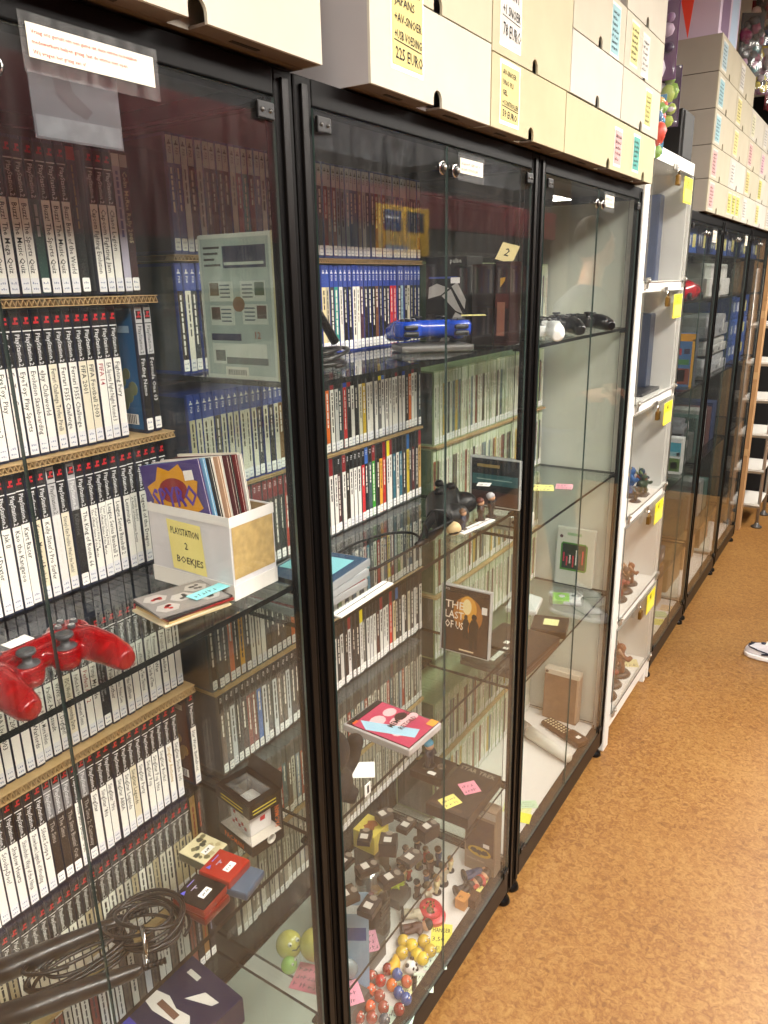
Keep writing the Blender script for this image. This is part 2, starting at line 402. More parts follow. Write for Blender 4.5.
# ------------------------------------------------------------------ game cases in rows
rc = random.Random(11)
SHELLC = {'ps2': '#1b2036', 'ps3': '#55585a', 'ps4': '#2a3f8e', 'ps5': '#3c4a86', 'xb': '#9fae86', 'dvd': '#141416'}
HGT = {'ps2': .190, 'ps3': .171, 'ps4': .170, 'ps5': .170, 'xb': .190, 'dvd': .190}
TH = {'ps2': .0145, 'ps3': .0142, 'ps4': .0142, 'ps5': .0142, 'xb': .0145, 'dvd': .0148}
def case_shell(mb, st, side=None, hs=1., O=Vector((0, 0, 0))):
    t = TH[st]-.0006; h = HGT[st]*hs; d = .134
    sh = mat(SHELLC[st], .3)
    # rounded spine edge, hinge grooves top and bottom
    pts = [(-d, 0), (-.0018, 0), (-.0004, .0012), (0, .003), (0, t-.003), (-.0004, t-.0012), (-.0018, t), (-d, t)]
    mb.prism([(x+O.x, y+O.y) for x, y in pts], O.z, O.z+h, sh)
    sc = mat(side or '#54585c', .35)
    mb.quad(O+Vector((-d+.006, -.0002, .005)), X*(d-.012), Z*(h-.010), sc)
    mb.quad(O+Vector((-d+.006, t+.0002, .005)), X*(d-.012), Z*(h-.010), sc)
    return mb
def spine(mb, st, hdr, body, title, tcol, hs=1., O=Vector((0, 0, 0)), rnd=rc, detail=True):
    t = TH[st]-.0006; h = HGT[st]*hs; e = .0003
    y0 = .0009; w_ = t-.0018
    zb, zt = .0035, h-.004
    hz = {'ps2': h-.072, 'ps3': h-.040, 'ps4': h-.042, 'ps5': h-.042, 'xb': h-.034, 'dvd': h-.02}[st]
    P = lambda y, z, k=1: O+Vector((e*k, y, z))
    mb.quad(P(y0, zb), Y*w_, Z*(hz-zb), mat(body, .45)); mb.quad(P(y0, hz), Y*w_, Z*(zt-hz), mat(hdr, .45))
    light = sum(lin(hdr)) > 1.2
    hc = mat('#202022', .5) if light else mat('#e8e8ea', .5)
    yc = t/2
    if st == 'ps2':
        lg = mat('#c8202c', .5)
        mb.quad(P(yc-.0048, zt-.0165, 2), Y*.0096, Z*.0125, mat('#240c0e', .5)); mb.quad(P(yc-.0012, zt-.014, 3), Y*.0020, Z*.0085, lg); mb.quad(P(yc-.0036, zt-.014, 3), Y*.0072, Z*.0026, lg); mb.quad(P(yc+.0006, zt-.0085, 3), Y*.0030, Z*.0030, lg)
        mb.quad(P(y0, zt-.0232, 2), Y*w_, Z*.0014, hc)
        if detail: mb.text('PlayStation.2', P(yc-.0030, zt-.0265, 2), -Z, Y, .0066, hc, .040)
        else: mb.quad(P(yc-.0022, zt-.066, 2), Y*.0042, Z*.040, mat('#8e8e90', .5))
    elif st in ('ps3', 'ps4', 'ps5'):
        if st != 'ps3':
            mb.poly(P(yc, zt-.010, 2), Y*.004, Z*.004, [(-1, -.6), (1, -.6), (.6, 0), (.2, 0), (.2, 1), (-.3, 1), (-.3, 0), (-.7, 0)], hc)
            if detail: mb.text(st.upper(), P(yc-.0024, zt-.016, 2), -Z, Y, .0052, hc, .018)
        elif detail: mb.text('PS3', P(yc-.0024, zt-.006, 2), -Z, Y, .0052, hc, .022)
    elif st == 'xb':
        mb.quad(P(yc-.002, zt-.030, 2), Y*.004, Z*.022, mat('#b4bfa4', .5)); mb.ball(O+Vector((.0002, yc, zt-.005)), .0028, mat('#8ea070', .5), 6, (.1, 1, 1))
    tc_ = mat(tcol, .55)
    if title:
        lines = title.split('|'); fh = .0072 if len(lines) == 1 else .0042
        for i, s in enumerate(lines):
            off = -fh/2+.0002 if len(lines) == 1 else (.0006 if i == 0 else -.0050)
            mb.text(s, P(yc+off, hz-.006, 2), -Z, Y, fh, tc_, hz-.034)
    else:
        z = hz-.006; zend = hz-.006-rnd.uniform(.35, .9)*(hz-.035); ww = rnd.uniform(.0022, .0042)
        while z > zend:
            l = rnd.uniform(.004, .016); mb.quad(P(yc-ww/2, z-l, 2), Y*ww, Z*l, tc_); z -= l+rnd.uniform(.0012, .003)
    return mb
def sticker(mb, st, kind, O=Vector((0, 0, 0)), rnd=rc):
    t = TH[st]-.0006; P = lambda y, z, k: O+Vector((.0003*k, y, z))
    r = .0012; y0, y1, z0, z1 = .0012, t-.0012, .0045, .0225
    pts = [(y0+r, z0), (y1-r, z0), (y1, z0+r), (y1, z1-r), (y1-r, z1), (y0+r, z1), (y0, z1-r), (y0, z0+r)]
    mb.poly(P(0, 0, 3), Y, Z, pts, mat('#f4f4f1' if kind else '#e6e6ea', .6))
    ic = mat('#7a86a8', .7)
    for zz in (.015, .008):
        for k in range(3): mb.quad(P(y0+.002+k*.0026, zz, 4), Y*.0014, Z*rnd.uniform(.001, .003), ic)
    return mb
W_ = '#f3f1ea'; BK = '#141315'; SV = '#8d8d90'; DK = '#1a1817'
# rows of the nearest cabinet, listed from the right end leftwards: (style, header, body, title, title colour) or a gap width
TT = '#1c1c1e'
def P2(title, body=W_, hdr=BK, tc=TT): return ('ps2', hdr, body, title, tc)
ROWS = []
A = [('dvd', '#a8a6a4', '#3a1216', 'Colin McRae Rally 2005', '#d8c9a0'), ('dvd', '#d8d8da', '#b8b4c8', '', '#5a5a90'), P2('Chaos Legion'), P2('Capcom Fighting Jam'), P2('Capcom Fighting Evolution'), .012,
     ('dvd', '#a8341c', '#16191a', '', '#7c6a20'), P2('Buzz! Brain of the World'), P2('Buzz! The Music Quiz'), P2('Buzz! The Sports Quiz'), P2('', '#2d4a44', '#202a28', '#a0a0a0'), P2('Buzz! The Sports Quiz'), P2('Buzz! The Music Quiz'), P2('Buzz! The Mega Quiz'), P2('Buzz! The Mega Quiz'), P2('Buzz! The Mega Quiz'), P2('Brave'), P2('Black'), P2('Burnout')]
B = [P2('Formula One 03', DK, '#b8b8ba', '#d8d8d8'), .004, P2('Finding Nemo', DK, '#b8b8ba', '#d8d8d8'), .030, P2('Fighting Fury'), P2("EA Sports Fight Night Round 3"), P2('FIFA 14', W_, BK, '#a01c24'), P2('FIFA Football 2003', '#e9e2cc'), P2('FIFA 2001', '#e9e2cc'), P2('Ferrari F355 Challenge'), P2('Ferrari F355 Challenge'), P2('Ferrari Challenge Trofeo Pirelli', '#e9e2cc'), P2('eJay Clubworld'), P2('Evolution Skateboarding'), P2('EyeToy: Play Sports'), P2('EyeToy: Groove'), P2('EyeToy: Play'), P2('Dynasty Warriors 2'), P2('Dropship'), P2('Driver 3')]
C = [P2('Mary-Kate and Ashley'), P2('Max Payne'), P2('The Lord of the Rings'), P2('Legend of the Dragon'), P2("Lemony Snicket's|A Series of Unfortunate Events"), P2('Lemmings'), P2('League Series Baseball 2'), P2('League Series Baseball 2'), P2("Peter Jackson's King Kong|The Official Game of the Movie"), P2("Peter Jackson's King Kong|The Official Game of the Movie"), P2('The King of Route 66'), P2('Killzone', '#1b1a1a', '#a3a3a5', '#5a5a5a'), P2("Disney's Kim Possible: What's the Switch?", '#e9e2cc'), P2('', '#e8e6e4', '#c0bfc0', '#e0dfdc'), P2("Kelly Slater's Pro Surfer"), P2('Kengo: Master of Bushido', '#e8ddc0'), P2('Kart Racer'), P2('Kao the Kangaroo'), P2('Jak II'), P2('Jak and Daxter'), P2('Incredibles'), P2('ICO')]
D = [P2('', '#e4e2dc'), P2('Primal'), P2('Project Snowblind'), P2('Prisoner of War'), P2('Prince of Persia: The Sands of Time'), P2('Prince of Persia: The Two Thrones'), P2('Pro Pinball', W_, BK, '#a02a2a'), P2("Disney's Pirates of the Caribbean"), P2('Disney Pixar Finding Nemo Pirates Cove'), P2('The Pink Panther'), P2('Pirates of the Caribbean|The Legend of Jack Sparrow', '#1d1b1c', BK, '#b5b5b5'), P2('Pimp My Ride'), P2('Perfect Ace 2', W_, BK, '#9c2020'), P2('Perfect Ace: Pro Tournament Tennis'), P2('PDC World Championship Darts', '#e9e2cc'), P2('WWII: Soldier, Dogfight!'), P2('Pacific Air Assault'), P2('Outlaw Golf: Nine More Holes'), P2('Onimusha Warlords'), P2('NBA Street'), P2('NHL 2003'), P2('NBA Live 2003'), P2('Myst III'), P2('MX Unleashed'), P2('MotoGP')]
E_ = [P2('Star Wars: Battlefront', W_), .028, P2('SingStar Studio 100', '#e8e6e0'), P2('SingStar Anthems', W_, BK, '#b08a20'), P2('SingStar Rocks!'), P2('SingStar Pop Hits'), P2('SingStar Pop'), P2('SingStar Party'), P2('SingStar Legends', '#e2d8bc'), P2('SingStar Legends'), P2('SingStar ABBA'), P2("SingStar '90s"), P2("SingStar '80s"), P2('SingStar'), P2('The Sims 2: Castaway', '#241c1a', '#7f7f82', '#a8a29c'), P2("The Sims Bustin' Out"), P2("The Sims Bustin' Out", '#241c1a', '#7f7f82', '#a8a29c'), P2('The Sims', '#241c1a', '#7f7f82', '#a8a29c'), P2('The Sims', '#241c1a', '#7f7f82', '#a8a29c'), P2('Silent Scope 3'), P2('Showdown: Legends of Wrestling'), P2('Shinobido: Way of the Ninja'), P2('Shadow Hearts'), P2('Scooby-Doo!'), P2('Sega Rally'), P2('Rygar'), P2('Rayman M'), P2('Ratchet')]
def pal(n, seq):
    out = []
    for i in range(n):
        k = seq[i % len(seq)]; out.append(k)
    return out
F = [('dvd', '#3a2420', '#33211d', '', '#a04a34'), ('dvd', '#8b6a3c', '#9c7a48', '', '#7c2c20')]+[P2('', rc.choice([W_, '#d9d4c8', '#c9c7c0', '#b5a88a'])) for _ in range(24)]
Gr = [('dvd', '#1a1a20', '#24222a', '', '#8088a8'), ('dvd', '#7c5a34', '#8d6a40', '', '#b03a28'), ('dvd', '#202026', '#2a2a30', '', '#9a9aa0')]+[('dvd', rc.choice(['#d8d8d4', '#8a8a88', '#2a2a2c']), rc.choice(['#d9d9d6', '#c9c7c0', '#55524e', '#7a4038', '#b8bcc8']), '', '#44444a') for _ in range(24)]
SPX = -.27
RN = {}
def add_row(key, desc, zb, yr, yl, items, hs=1., x=SPX, near='right'):
    """place the cases from the right end yr down to yl"""
    y = yr; n = 0
    for it in list(items)+([P2('', rc.choice([W_, W_, '#e9e2cc', '#242224'])) for _ in range(55)] if len(key) == 1 else []):
        if isinstance(it, float): y -= it; continue
        t = TH[it[0]]; y -= t
        if y < yl: break
        n += 1
        ROWS.append(dict(key=key, desc=desc, n=n, y=y, z=zb, x=x+rc.uniform(-.0018, .0018), it=it, hs=hs))
        y -= rc.choice([0, 0, .0004, .0009])
add_row('A', 'top row of nearest cabinet', 1.6475, .775, .0, A)
add_row('B', 'second row of nearest cabinet', 1.4415, .789, .0, B)
add_row('C', 'third row of nearest cabinet', 1.2375, .786, .0, C)
add_row('D', 'fourth row of nearest cabinet', 1.0, .777, .0, D)
add_row('E', 'fifth row of nearest cabinet', .7905, .793, .0, E_)
add_row('F', 'sixth row of nearest cabinet', .599, .786, .0, F, .965)
add_row('G', 'lowest row of nearest cabinet', .4005, .786, .0, Gr)
# second cabinet
def mixed(n, st, hdrs, bodies, tcs, rnd):
    return [(st, rnd.choice(hdrs), rnd.choice(bodies), '', rnd.choice(tcs)) for _ in range(n)]
r2 = random.Random(5)
BL = '#23409a'; LB = '#2b3a7e'
def q(st, hdr, bodies): return [(st, h_ if isinstance(h_, str) else hdr, b, '', '#e8e4da' if sum(lin(b)) < 1. else '#2a2a2e') for h_, b in [(hdr, b) if isinstance(b, str) else b for b in bodies]]
ps4seq = q('ps4', BL, ['#202a5c', '#1c1c20', DK, '#ded8c4', DK, '#9fc0cc', '#241a1e', '#c8242c', '#c8242c', DK, DK, DK, '#6a4632', DK, DK, '#2c2420', '#4a2a3a', '#e8e4d8', '#e8e4d8', DK, DK, '#ddd8d0', '#2a9080', '#3a3430', '#b0a890', '#e0d0a0'])
r2b = q('ps4', BL, ['#20242c', '#e0dcd0', '#30303a', '#c02a2c', '#1c1c1e', '#d08020', '#201c1c', '#383c40', '#e0dcd0', '#2a2020', '#a83028', '#20282c'])
ps5seq = q('ps5', '#c9ccd0', ['#7a2420', '#20242a', '#303848', '#a0a4a0', '#8a8c8c', '#2a4a78', '#2c5080', '#7a98a8', '#8aa0ac', '#8aa0ac', '#6a3028', '#8a8a88'])
ps5b = q('ps5', '#d4d6d6', ['#5a5f66', '#c9cbc8', '#2c3038', '#d8d8d4', '#2e5aa0', '#2e5aa0', '#20262c', '#caccc8', '#24306a', '#6a2430', '#208890', '#8a2838', '#cfc8b8', '#3a2428', '#40282a', '#382428'])
r3 = q('ps3', BK, ['#20343a', '#c8c8c4', (RED and '#8a1c22', '#e6e4da'), '#d46a24', '#1c1c1c', (BL, '#e8e6e0'), '#e4e2da', ('#8a1c22', '#e4e2da'), '#e0ded6', '#e4e2da', '#ece8e0', ('#3a6ac0', '#e4e2da'), ('#e8d820', '#6a6a6c'), '#e4e2da', '#e0ddd0', '#e4e2da', '#c8a828', '#d4cfb4', '#1c1a1a', '#dad8d0', ('#8a1c22', '#282426'), (BL, '#b82a28')])
r3l = q('ps4', BL, ['#d8d4c4', '#55524a', '#dcd8c8', '#dcd8c8', '#dcd8c8', '#cfc8a8', '#7a5a30', '#d4d0c0', '#2c2c2c', '#d8d4c4', '#40444a', '#d8d4c4', '#d8d4c4', '#d8d4c4', '#d0ccc0', '#d8d4c4'])
r4 = q('ps3', BK, [('#8a1c22', '#c8a060'), '#1c1c1e', '#5a2020', '#3a3a3c', ('#2a60a0', '#c8b030'), '#1c1a1a', '#2a6a80', '#e0ded6', '#28687c', ('#8a1c22', '#e4e2da'), ('#e8d820', '#e0e0e0'), ('#8a1c22', '#c02a24'), '#e0a020', '#201e1c', ('#8a1c22', '#3aa030'), '#4a5a60', ('#3a6ac0', '#20242c'), '#c8242c', '#e8e6e0', '#e8e6e0', '#e8e6e0', '#2c241c', ('#8a1c22', '#e8e6e0'), '#4c2024', '#e8e6e0', ('#8a1c22', '#e8e6e0')])
r4l = q('ps3', '#7c2226', ['#3a3634', '#48443e', '#2e3430', '#5c2c28', '#404844', '#363230', '#a03c2c', '#2c302e'])
r5 = q('ps3', BK, ['#c8c8c4', '#2a3a4a', '#d8d6d0', '#3c5a70', '#a8a8a0', '#243a4c', '#c9c4b0', '#5a7a3a', '#8a8c88', '#701f22', '#d8c060', '#4a6a7a', '#d8d6d0', '#a8342c', '#d8d6d0', '#4a5458', '#4c8a9a'])
r5l = q('ps3', BK, ['#e0dcd4', '#d8d0c4', '#e0dcd4', '#2c2826', '#d8a030', '#1c1c1e', '#c8602c', '#202020', '#20303a', '#242424', '#30343a', '#24282a'])
r6 = q('ps3', BK, ['#d4d4d0', '#303236', '#d4d4d0', '#463c3a', '#c8c0a8', '#202022', '#d8d8d4', '#242226', ('#2a60a0', '#1e1e20'), '#d8c8a0', ('#8a1c22', '#c83428'), '#dededa', '#dededa', ('#8a1c22', '#dededa'), '#4a2422', '#dededa', '#d8d8d8', '#dcdcd8', '#6a6a66', ('#e8d820', '#dededa'), '#262224', '#2a2628', ('#8a1c22', '#dedede'), '#2a2022'])
r6l = q('ps3', BK, ['#d0d4d8', '#4a4a4e', '#d8dadc', '#3a6ab0', '#703028', '#803830', '#382828', '#303436', '#c8ccd0', '#5a5450', '#6a5c54'])
r7 = q('ps3', '#4a4642', ['#c8c4ba', '#9c9a92', '#5c4a42', '#b8b4a8', '#7a6a5c', '#d0ccc2', '#a44a34', '#8a9aa8', '#c4c0b4', '#6a5c50', '#4c6a70', '#a03a30'])
r8 = q('xb', '#a8a294', ['#c8c4b8', '#aaa698', '#8c8678', '#d0ccc0', '#9c9484', '#7a7264'])
def cyc(s, n): return [s[i % len(s)] for i in range(n)]
YR2 = 1.585
SPL = 1.16   # where the left half of each row starts
for key, desc, z, right, left in (
    ('r1', 'top row of second cabinet', 1.7045, ps5seq, ps5b), ('r2', 'second row of second cabinet', 1.5215, ps4seq, r2b),
    ('r3', 'third row of second cabinet', 1.3185, r3, r3l), ('r4', 'fourth row of second cabinet', 1.1405, r4, r4l),
    ('r5', 'fifth row of second cabinet', .9485, r5, r5l), ('r6', 'sixth row of second cabinet', .7705, r6, r6l),
    ('r7', 'seventh row of second cabinet', .5645, r7, r7)):
    add_row(key, desc, z, YR2, .838, cyc(right, 30)[:int((YR2-SPL)/.0145)]+cyc(left, 30))
add_row('r8', 'lowest row of second cabinet', .3855, YR2, .838, [('ps3',)+k[1:] for k in cyc(r8, 60)])
# third cabinet: taller pale cases
xb = ['#e2e2d0', '#dcdcc8', '#e4e4d6', '#d4d6c0', '#3a3a38', '#e0e0cc', '#b8c0a8', '#5a4a3a', '#deded0', '#dcdcc8', '#6a7a80', '#e2e2d0', '#c8a850', '#8a4a30']
for k, z in enumerate((1.5125, 1.2525, 1.0555, .8375, .6405, .3125, .1155)):
    rr = random.Random(40+k); seq = [('xb', rr.choice(['#d6dcc4', '#dfe2d0', '#c8d2b0']), rr.choice(xb), '', rr.choice(['#3a3a38', '#6a6a60', '#7a2c24'])) for _ in range(55)]
    add_row('x%d' % k, '%s row of third cabinet' % ORD[k+1], z, 2.385, 1.645, seq)

def proj(x, y, z):
    d = Vector((x, y, z))-Vector((.662, 0, 1.655)); k = d.dot(_f)
    return 384+753.2*d.dot(_r)/k, 512-753.2*d.dot(_u)/k, k
for c in ROWS:
    px, py, dd = proj(c['x'], c['y']+.007, c['z']+.09)
    a = 1/dd**2*(c['y']/dd)
    vis = 1.
    yy = c['y']
    if c['key'][0] == 'r' and 1.10 < yy < 1.232: vis = .02
    if c['key'][0] == 'x' and (yy < 1.68 or yy > 2.20): vis = .02
    if px < -12 or py > 1075 or py < -30: vis = .02
    if c['key'] in ('r1',) and yy > 1.23: vis *= .8
    if c['key'] in ('r7', 'r8') : vis *= .55
    c['score'] = a*vis
ROWS.sort(key=lambda c: -c['score'])
BIG, REST = ROWS[:300], ROWS[300:]
_cs = {}
COLN = [('#e8e6e0', 'white'), ('#141315', 'black'), ('#8d8d90', 'grey'), ('#b8202a', 'red'), ('#2a4a90', 'blue'), ('#4a8a40', 'green'), ('#e0c040', 'yellow'), ('#7a4a30', 'brown'), ('#dcd2b0', 'cream'), ('#d07028', 'orange'), ('#2a8a90', 'teal'), ('#3c2422', 'dark brown'), ('#50545a', 'dark grey')]
def cname(h_):
    c = lin(h_); c = [v**(1/2.2) for v in c]
    return min(COLN, key=lambda k: sum((a-b**(1/2.2))**2 for a, b in zip(c, lin(k[0]))))[1]
GRP = {'A': 'game cases in the top row of the nearest cabinet'}
for c in BIG:
    st, hdr, body, title, tc = c['it']; near = c['key'] in 'ABCDEFG'
    side = '#1c5a8a' if title == 'Finding Nemo' else '#4a2420' if title.startswith('Star Wars') else rc.choice(['#3a4654', '#54585c', '#2c3a5a', '#6a5a50']) if st != 'xb' else rc.choice(['#5a6a52', '#6a7a78'])
    ck = (st, side, c['hs'])
    if ck not in _cs: _cs[ck] = case_shell(MB(), st, side, c['hs']).mesh('game_case')
    o = bpy.data.objects.new('game_case', _cs[ck]); COL.objects.link(o); o.location = (c['x'], c['y'], c['z'])
    tag(o, '%s game case, %s from right in %s' % (cname(body), ordinal(c['n']), c['desc']), 'game case', 'game cases standing in the '+c['desc'])
    s = spine(MB(), st, hdr, body, title, tc, c['hs']).obj('spine_sleeve', o)
    if title == 'Finding Nemo' or title.startswith('Star Wars'):
        sd = MB(); g_ = title == 'Finding Nemo'
        for k in range(5): sd.ball((-.045+.012*(k % 3), -.0004, .045+.011*k), .013-.001*k, mat('#6a7048' if g_ else '#8a6a3a', .4), 10, (1, .03, 1))
        sd.quad((-.115, -.0008, .150), X*.10, Z*.010, mat('#9ab8d0' if g_ else '#b8a890', .4)); sd.quad((-.070, -.0008, .012), X*.055, Z*.016, PAPER)
        for k in range(12): sd.quad((-.066+k*.004, -.0010, .013), X*.0018, Z*.014, INK)
        sd.obj('back_cover_print', o)
    if near or c['score'] > .2: sticker(MB(), st, sum(lin(body)) < 1.).obj('price_sticker', o)
mb = MB()
for c in REST:
    st, hdr, body, title, tc = c['it']; O = Vector((c['x'], c['y'], c['z']))
    case_shell(mb, st, rc.choice(['#54585c', '#5a6a52']), c['hs'], O); spine(mb, st, hdr, body, '', tc, c['hs'], O, rc, False); sticker(mb, st, 1, O)
tag(mb.obj('game_cases'), 'many smaller game cases filling the rest of the rows in the glass cabinets', 'game cases', kind='stuff')

# cardboard sheets between the rows
CB = mat('#b99a6a', .85, noise=.15, scale=60); CBD = mat('#7c6142', .9)
def sheet(y0, y1, z0, z1, label, x1=SPX+.016):
    m = MB(); th = z1-z0; t = .0012
    m.box((-.405, y0, z1-t), (x1, y1, z1), CB); m.box((-.405, y0, z0), (x1, y1, z0+t), CB)
    n = int((y1-y0)/.0075)   # corrugation seen on the front edge
    for i in range(n):
        ya = y0+i*(y1-y0)/n; yb = ya+(y1-y0)/n; ym = (ya+yb)/2; q_ = .0008
        for p, r_ in (((ya, z0+t), (ym, z1-t)), ((ym, z1-t), (yb, z0+t))):
            m.add([(x1-.02, p[0], p[1]), (x1-.0005, p[0], p[1]), (x1-.0005, r_[0], r_[1]), (x1-.02, r_[0], r_[1]),
                   (x1-.02, p[0]+q_, p[1]), (x1-.0005, p[0]+q_, p[1]), (x1-.0005, r_[0]+q_, r_[1]), (x1-.02, r_[0]+q_, r_[1])], [(0,1,2,3),(7,6,5,4),(1,5,6,2),(0,3,7,4)], CB)
    m.box((-.40, y0+.002, z0+t), (x1-.02, y1-.002, z1-t), CBD)
    return tag(m.obj('cardboard_sheet'), label, 'cardboard sheet', 'cardboard sheets carrying rows of cases')
sheet(.0, .79, 1.634, 1.645, 'corrugated cardboard sheet under the topmost row in the nearest cabinet')
sheet(.0, .797, 1.430, 1.4405, 'corrugated cardboard sheet under the second row in the nearest cabinet')
sheet(.0, .785, .984, .9985, 'cardboard sheet under the fourth row in the nearest cabinet')
sheet(.0, .79, .5915, .5985, 'cardboard sheet under the sixth row in the nearest cabinet')
for k, (z0, z1, d) in enumerate(((1.694, 1.703, 'topmost'), (1.3125, 1.3175, 'third'), (.9425, .9475, 'fifth'), (.5575, .5635, 'seventh'))):
    sheet(.838, 1.587, z0, z1, 'thin cardboard sheet under the %s row in the second cabinet' % d, SPX+.006)
for k, (z0, z1) in enumerate(((1.2465, 1.2515), (.8315, .8365), (.3065, .3115))):
    sheet(1.645, 2.386, z0, z1, 'thin cardboard sheet under pale cases, %s in the third cabinet' % ('upper', 'middle', 'lower')[k], SPX+.012)

# ------------------------------------------------------------------ white cardboard boxes on top of the cabinets
def dim(h_, k=.81):
    h_ = h_.lstrip('#'); return tuple(round(int(h_[i:i+2], 16)/255*k, 4) for i in (0, 2, 4))
def carton(name_loc, y0, y1, z0, z1, x1, label, col='#ddd6c0', side='#cfcabd', notes=(), depth=.34, group='white cardboard boxes on top of the cabinets', holes=1):
    m = MB(); x0 = x1-depth; g = .0012
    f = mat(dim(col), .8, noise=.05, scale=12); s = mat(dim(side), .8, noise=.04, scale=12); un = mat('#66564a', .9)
    y0 += g; y1 -= g; z0 += g; z1 -= g
    # body with a rounded finger notch at the foot of the front
    n = 10; fr = []
    cs = [(y0+y1)/2] if holes == 1 else [y0+(y1-y0)*.42, y0+(y1-y0)*.86]
    out = [(y0, z0)]
    for c in cs:
        out.append((c-.013, z0))
        for k in range(n+1): a = PI-PI*k/n; out.append((c+.013*math.cos(a), z0+.009+.013*math.sin(a)))
        out.append((c+.013, z0))
    out += [(y1, z0), (y1, z1), (y0, z1)]
    vs = [(x1, a, b) for a, b in out]+[(x1-.004, a, b) for a, b in out]; N_ = len(out)
    m.add(vs, [tuple(range(N_)), tuple(range(2*N_-1, N_-1, -1))], f)
    m.add(vs, [(i, i+N_, (i+1) % N_+N_, (i+1) % N_) for i in range(N_)], f)
    m.box((x0, y0, z0), (x1-.03, y1, z1), s)
    m.box((x1-.03, y0, z0), (x1-.004, y0+.003, z1), s); m.box((x1-.03, y1-.003, z0), (x1-.004, y1, z1), s); m.box((x1-.03, y0+.003, z1-.003), (x1-.004, y1-.003, z1), s)
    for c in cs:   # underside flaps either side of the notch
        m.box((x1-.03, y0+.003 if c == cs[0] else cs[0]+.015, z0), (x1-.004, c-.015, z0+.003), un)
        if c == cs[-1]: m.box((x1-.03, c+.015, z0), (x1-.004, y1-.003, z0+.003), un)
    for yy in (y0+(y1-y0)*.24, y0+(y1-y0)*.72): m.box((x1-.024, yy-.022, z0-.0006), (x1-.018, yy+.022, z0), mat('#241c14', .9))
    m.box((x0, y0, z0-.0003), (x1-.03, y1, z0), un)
    o = m.obj('cardboard_box'); tag(o, label, 'box', group)
    for i, (ny, nz, nw, nh, c, lines, big) in enumerate(notes):
        b = MB(); P = Vector((x1+.0006, ny, nz))
        b.quad(P-Y*.003-Z*.006, Y*(nw+.006), Z*(nh+.012), mat('#efe9d8', .25)); b.quad(P+X*.0006, Y*nw, Z*nh, mat(dim(c, .84), .7))
        if lines:
            k = len(lines)+(1 if big else 0); lh = nh/(k+.6)
            for j, t in enumerate(lines): b.text(t, P+Vector((.0012, .006, nh-lh*(j+1.0))), Y+Z*-.04, Z, lh*.55, INK, nw-.010)
            if big:
                b.quad(P+Vector((.0012, .004, lh*1.45)), Y*(nw-.008)-Z*.004, Z*.0012, INK); b.text(big, P+Vector((.0012, .008, lh*.42)), Y+Z*-.04, Z, lh*.74, INK, nw-.008)
        else: scribble(b, P+Vector((.0012, .005, .006)), Y, Z, nw-.012, nh-.012, max(2, int(nh/.013)), INK, rc)
        b.obj('price_note', o)
    return o
YN, WN, PN, TN, LN = '#ecd98a', '#e8e4da', '#e8b4b0', '#56b5a8', '#a5d4dc'
BX = .04
def cl(d): return 'white cardboard box '+d
carton('', .42, .828, 1.9085, 2.03, BX, cl('above the left end of the nearest cabinet'), '#e6ddca')
carton('', .42, .828, 2.03, 2.15, BX, cl('stacked on the box nearest the camera'), '#e0d6c0')
carton('', .931, 1.2965, 1.9085, 2.033, BX, cl('with yellow 225 euro note, over the second cabinet'), '#ece5d2', '#c9c3c4', [(.985, 1.943, .082, .115, YN, ['FAMICOM', 'JAPANS', '+AV-SNOER', '+USB VOEDING'], '225 EURO')])
carton('', .931, 1.2965, 2.033, 2.155, BX, cl('stacked on the box with the 225 euro note'), '#e2d6b8', '#c9c3c4')
carton('', 1.2985, 1.652, 1.9085, 2.024, BX, cl('with note reading 59 euro, over the second cabinet'), '#ddcfa6', '#c9c0a4', [(1.335, 1.925, .078, .088, '#e6d68c', ['AV-SNOER', 'UNO PLI', 'GEL', '+CONTROLLER'], '59 EURO')])
carton('', 1.2985, 1.670, 2.024, 2.20, BX, cl('with note reading 78 euro, on the 59 euro box'), '#ddd0ac', '#c9c0a4', [(1.33, 2.045, .082, .125, WN, ['NESSIES', 'CRANT', '+1 SNOER'], '78 EURO')])
carton('', 1.654, 2.357, 1.9085, 2.023, BX, cl('extra wide with pink and turquoise notes, over the third cabinet'), '#ddd2aa', '#c9c0a4', [(1.99, 1.925, .055, .075, PN, None, None), (2.15, 1.928, .055, .078, TN, None, None)], holes=2)
carton('', 1.672, 2.022, 2.025, 2.142, BX, cl('blank, on the left half of the extra wide box'), '#e8e2d6', '#cfc9c0')
carton('', 1.672, 2.022, 2.142, 2.262, BX, cl('with blue note, on the blank white box'), '#dcd3bc', '#cfc9c0', [(1.915, 2.15, .06, .095, LN, None, None)])
carton('', 2.024, 2.377, 2.025, 2.142, BX, cl('with one yellow note, on the right half of the extra wide box'), '#e2dbc8', '#cfc9c0', [(2.23, 2.045, .055, .08, '#e6da80', None, None)])
carton('', 2.024, 2.377, 2.142, 2.262, BX, cl('with yellow and white notes, under the topmost box by the speaker'), '#e0d8c2', '#cfc9c0', [(2.07, 2.16, .06, .085, '#e8df90', None, None), (2.17, 2.155, .06, .085, WN, None, None)])
carton('', 2.024, 2.377, 2.262, 2.38, BX, cl('topmost of its stack, next to the speaker'), '#e0d8c6', '#cfc9c0')
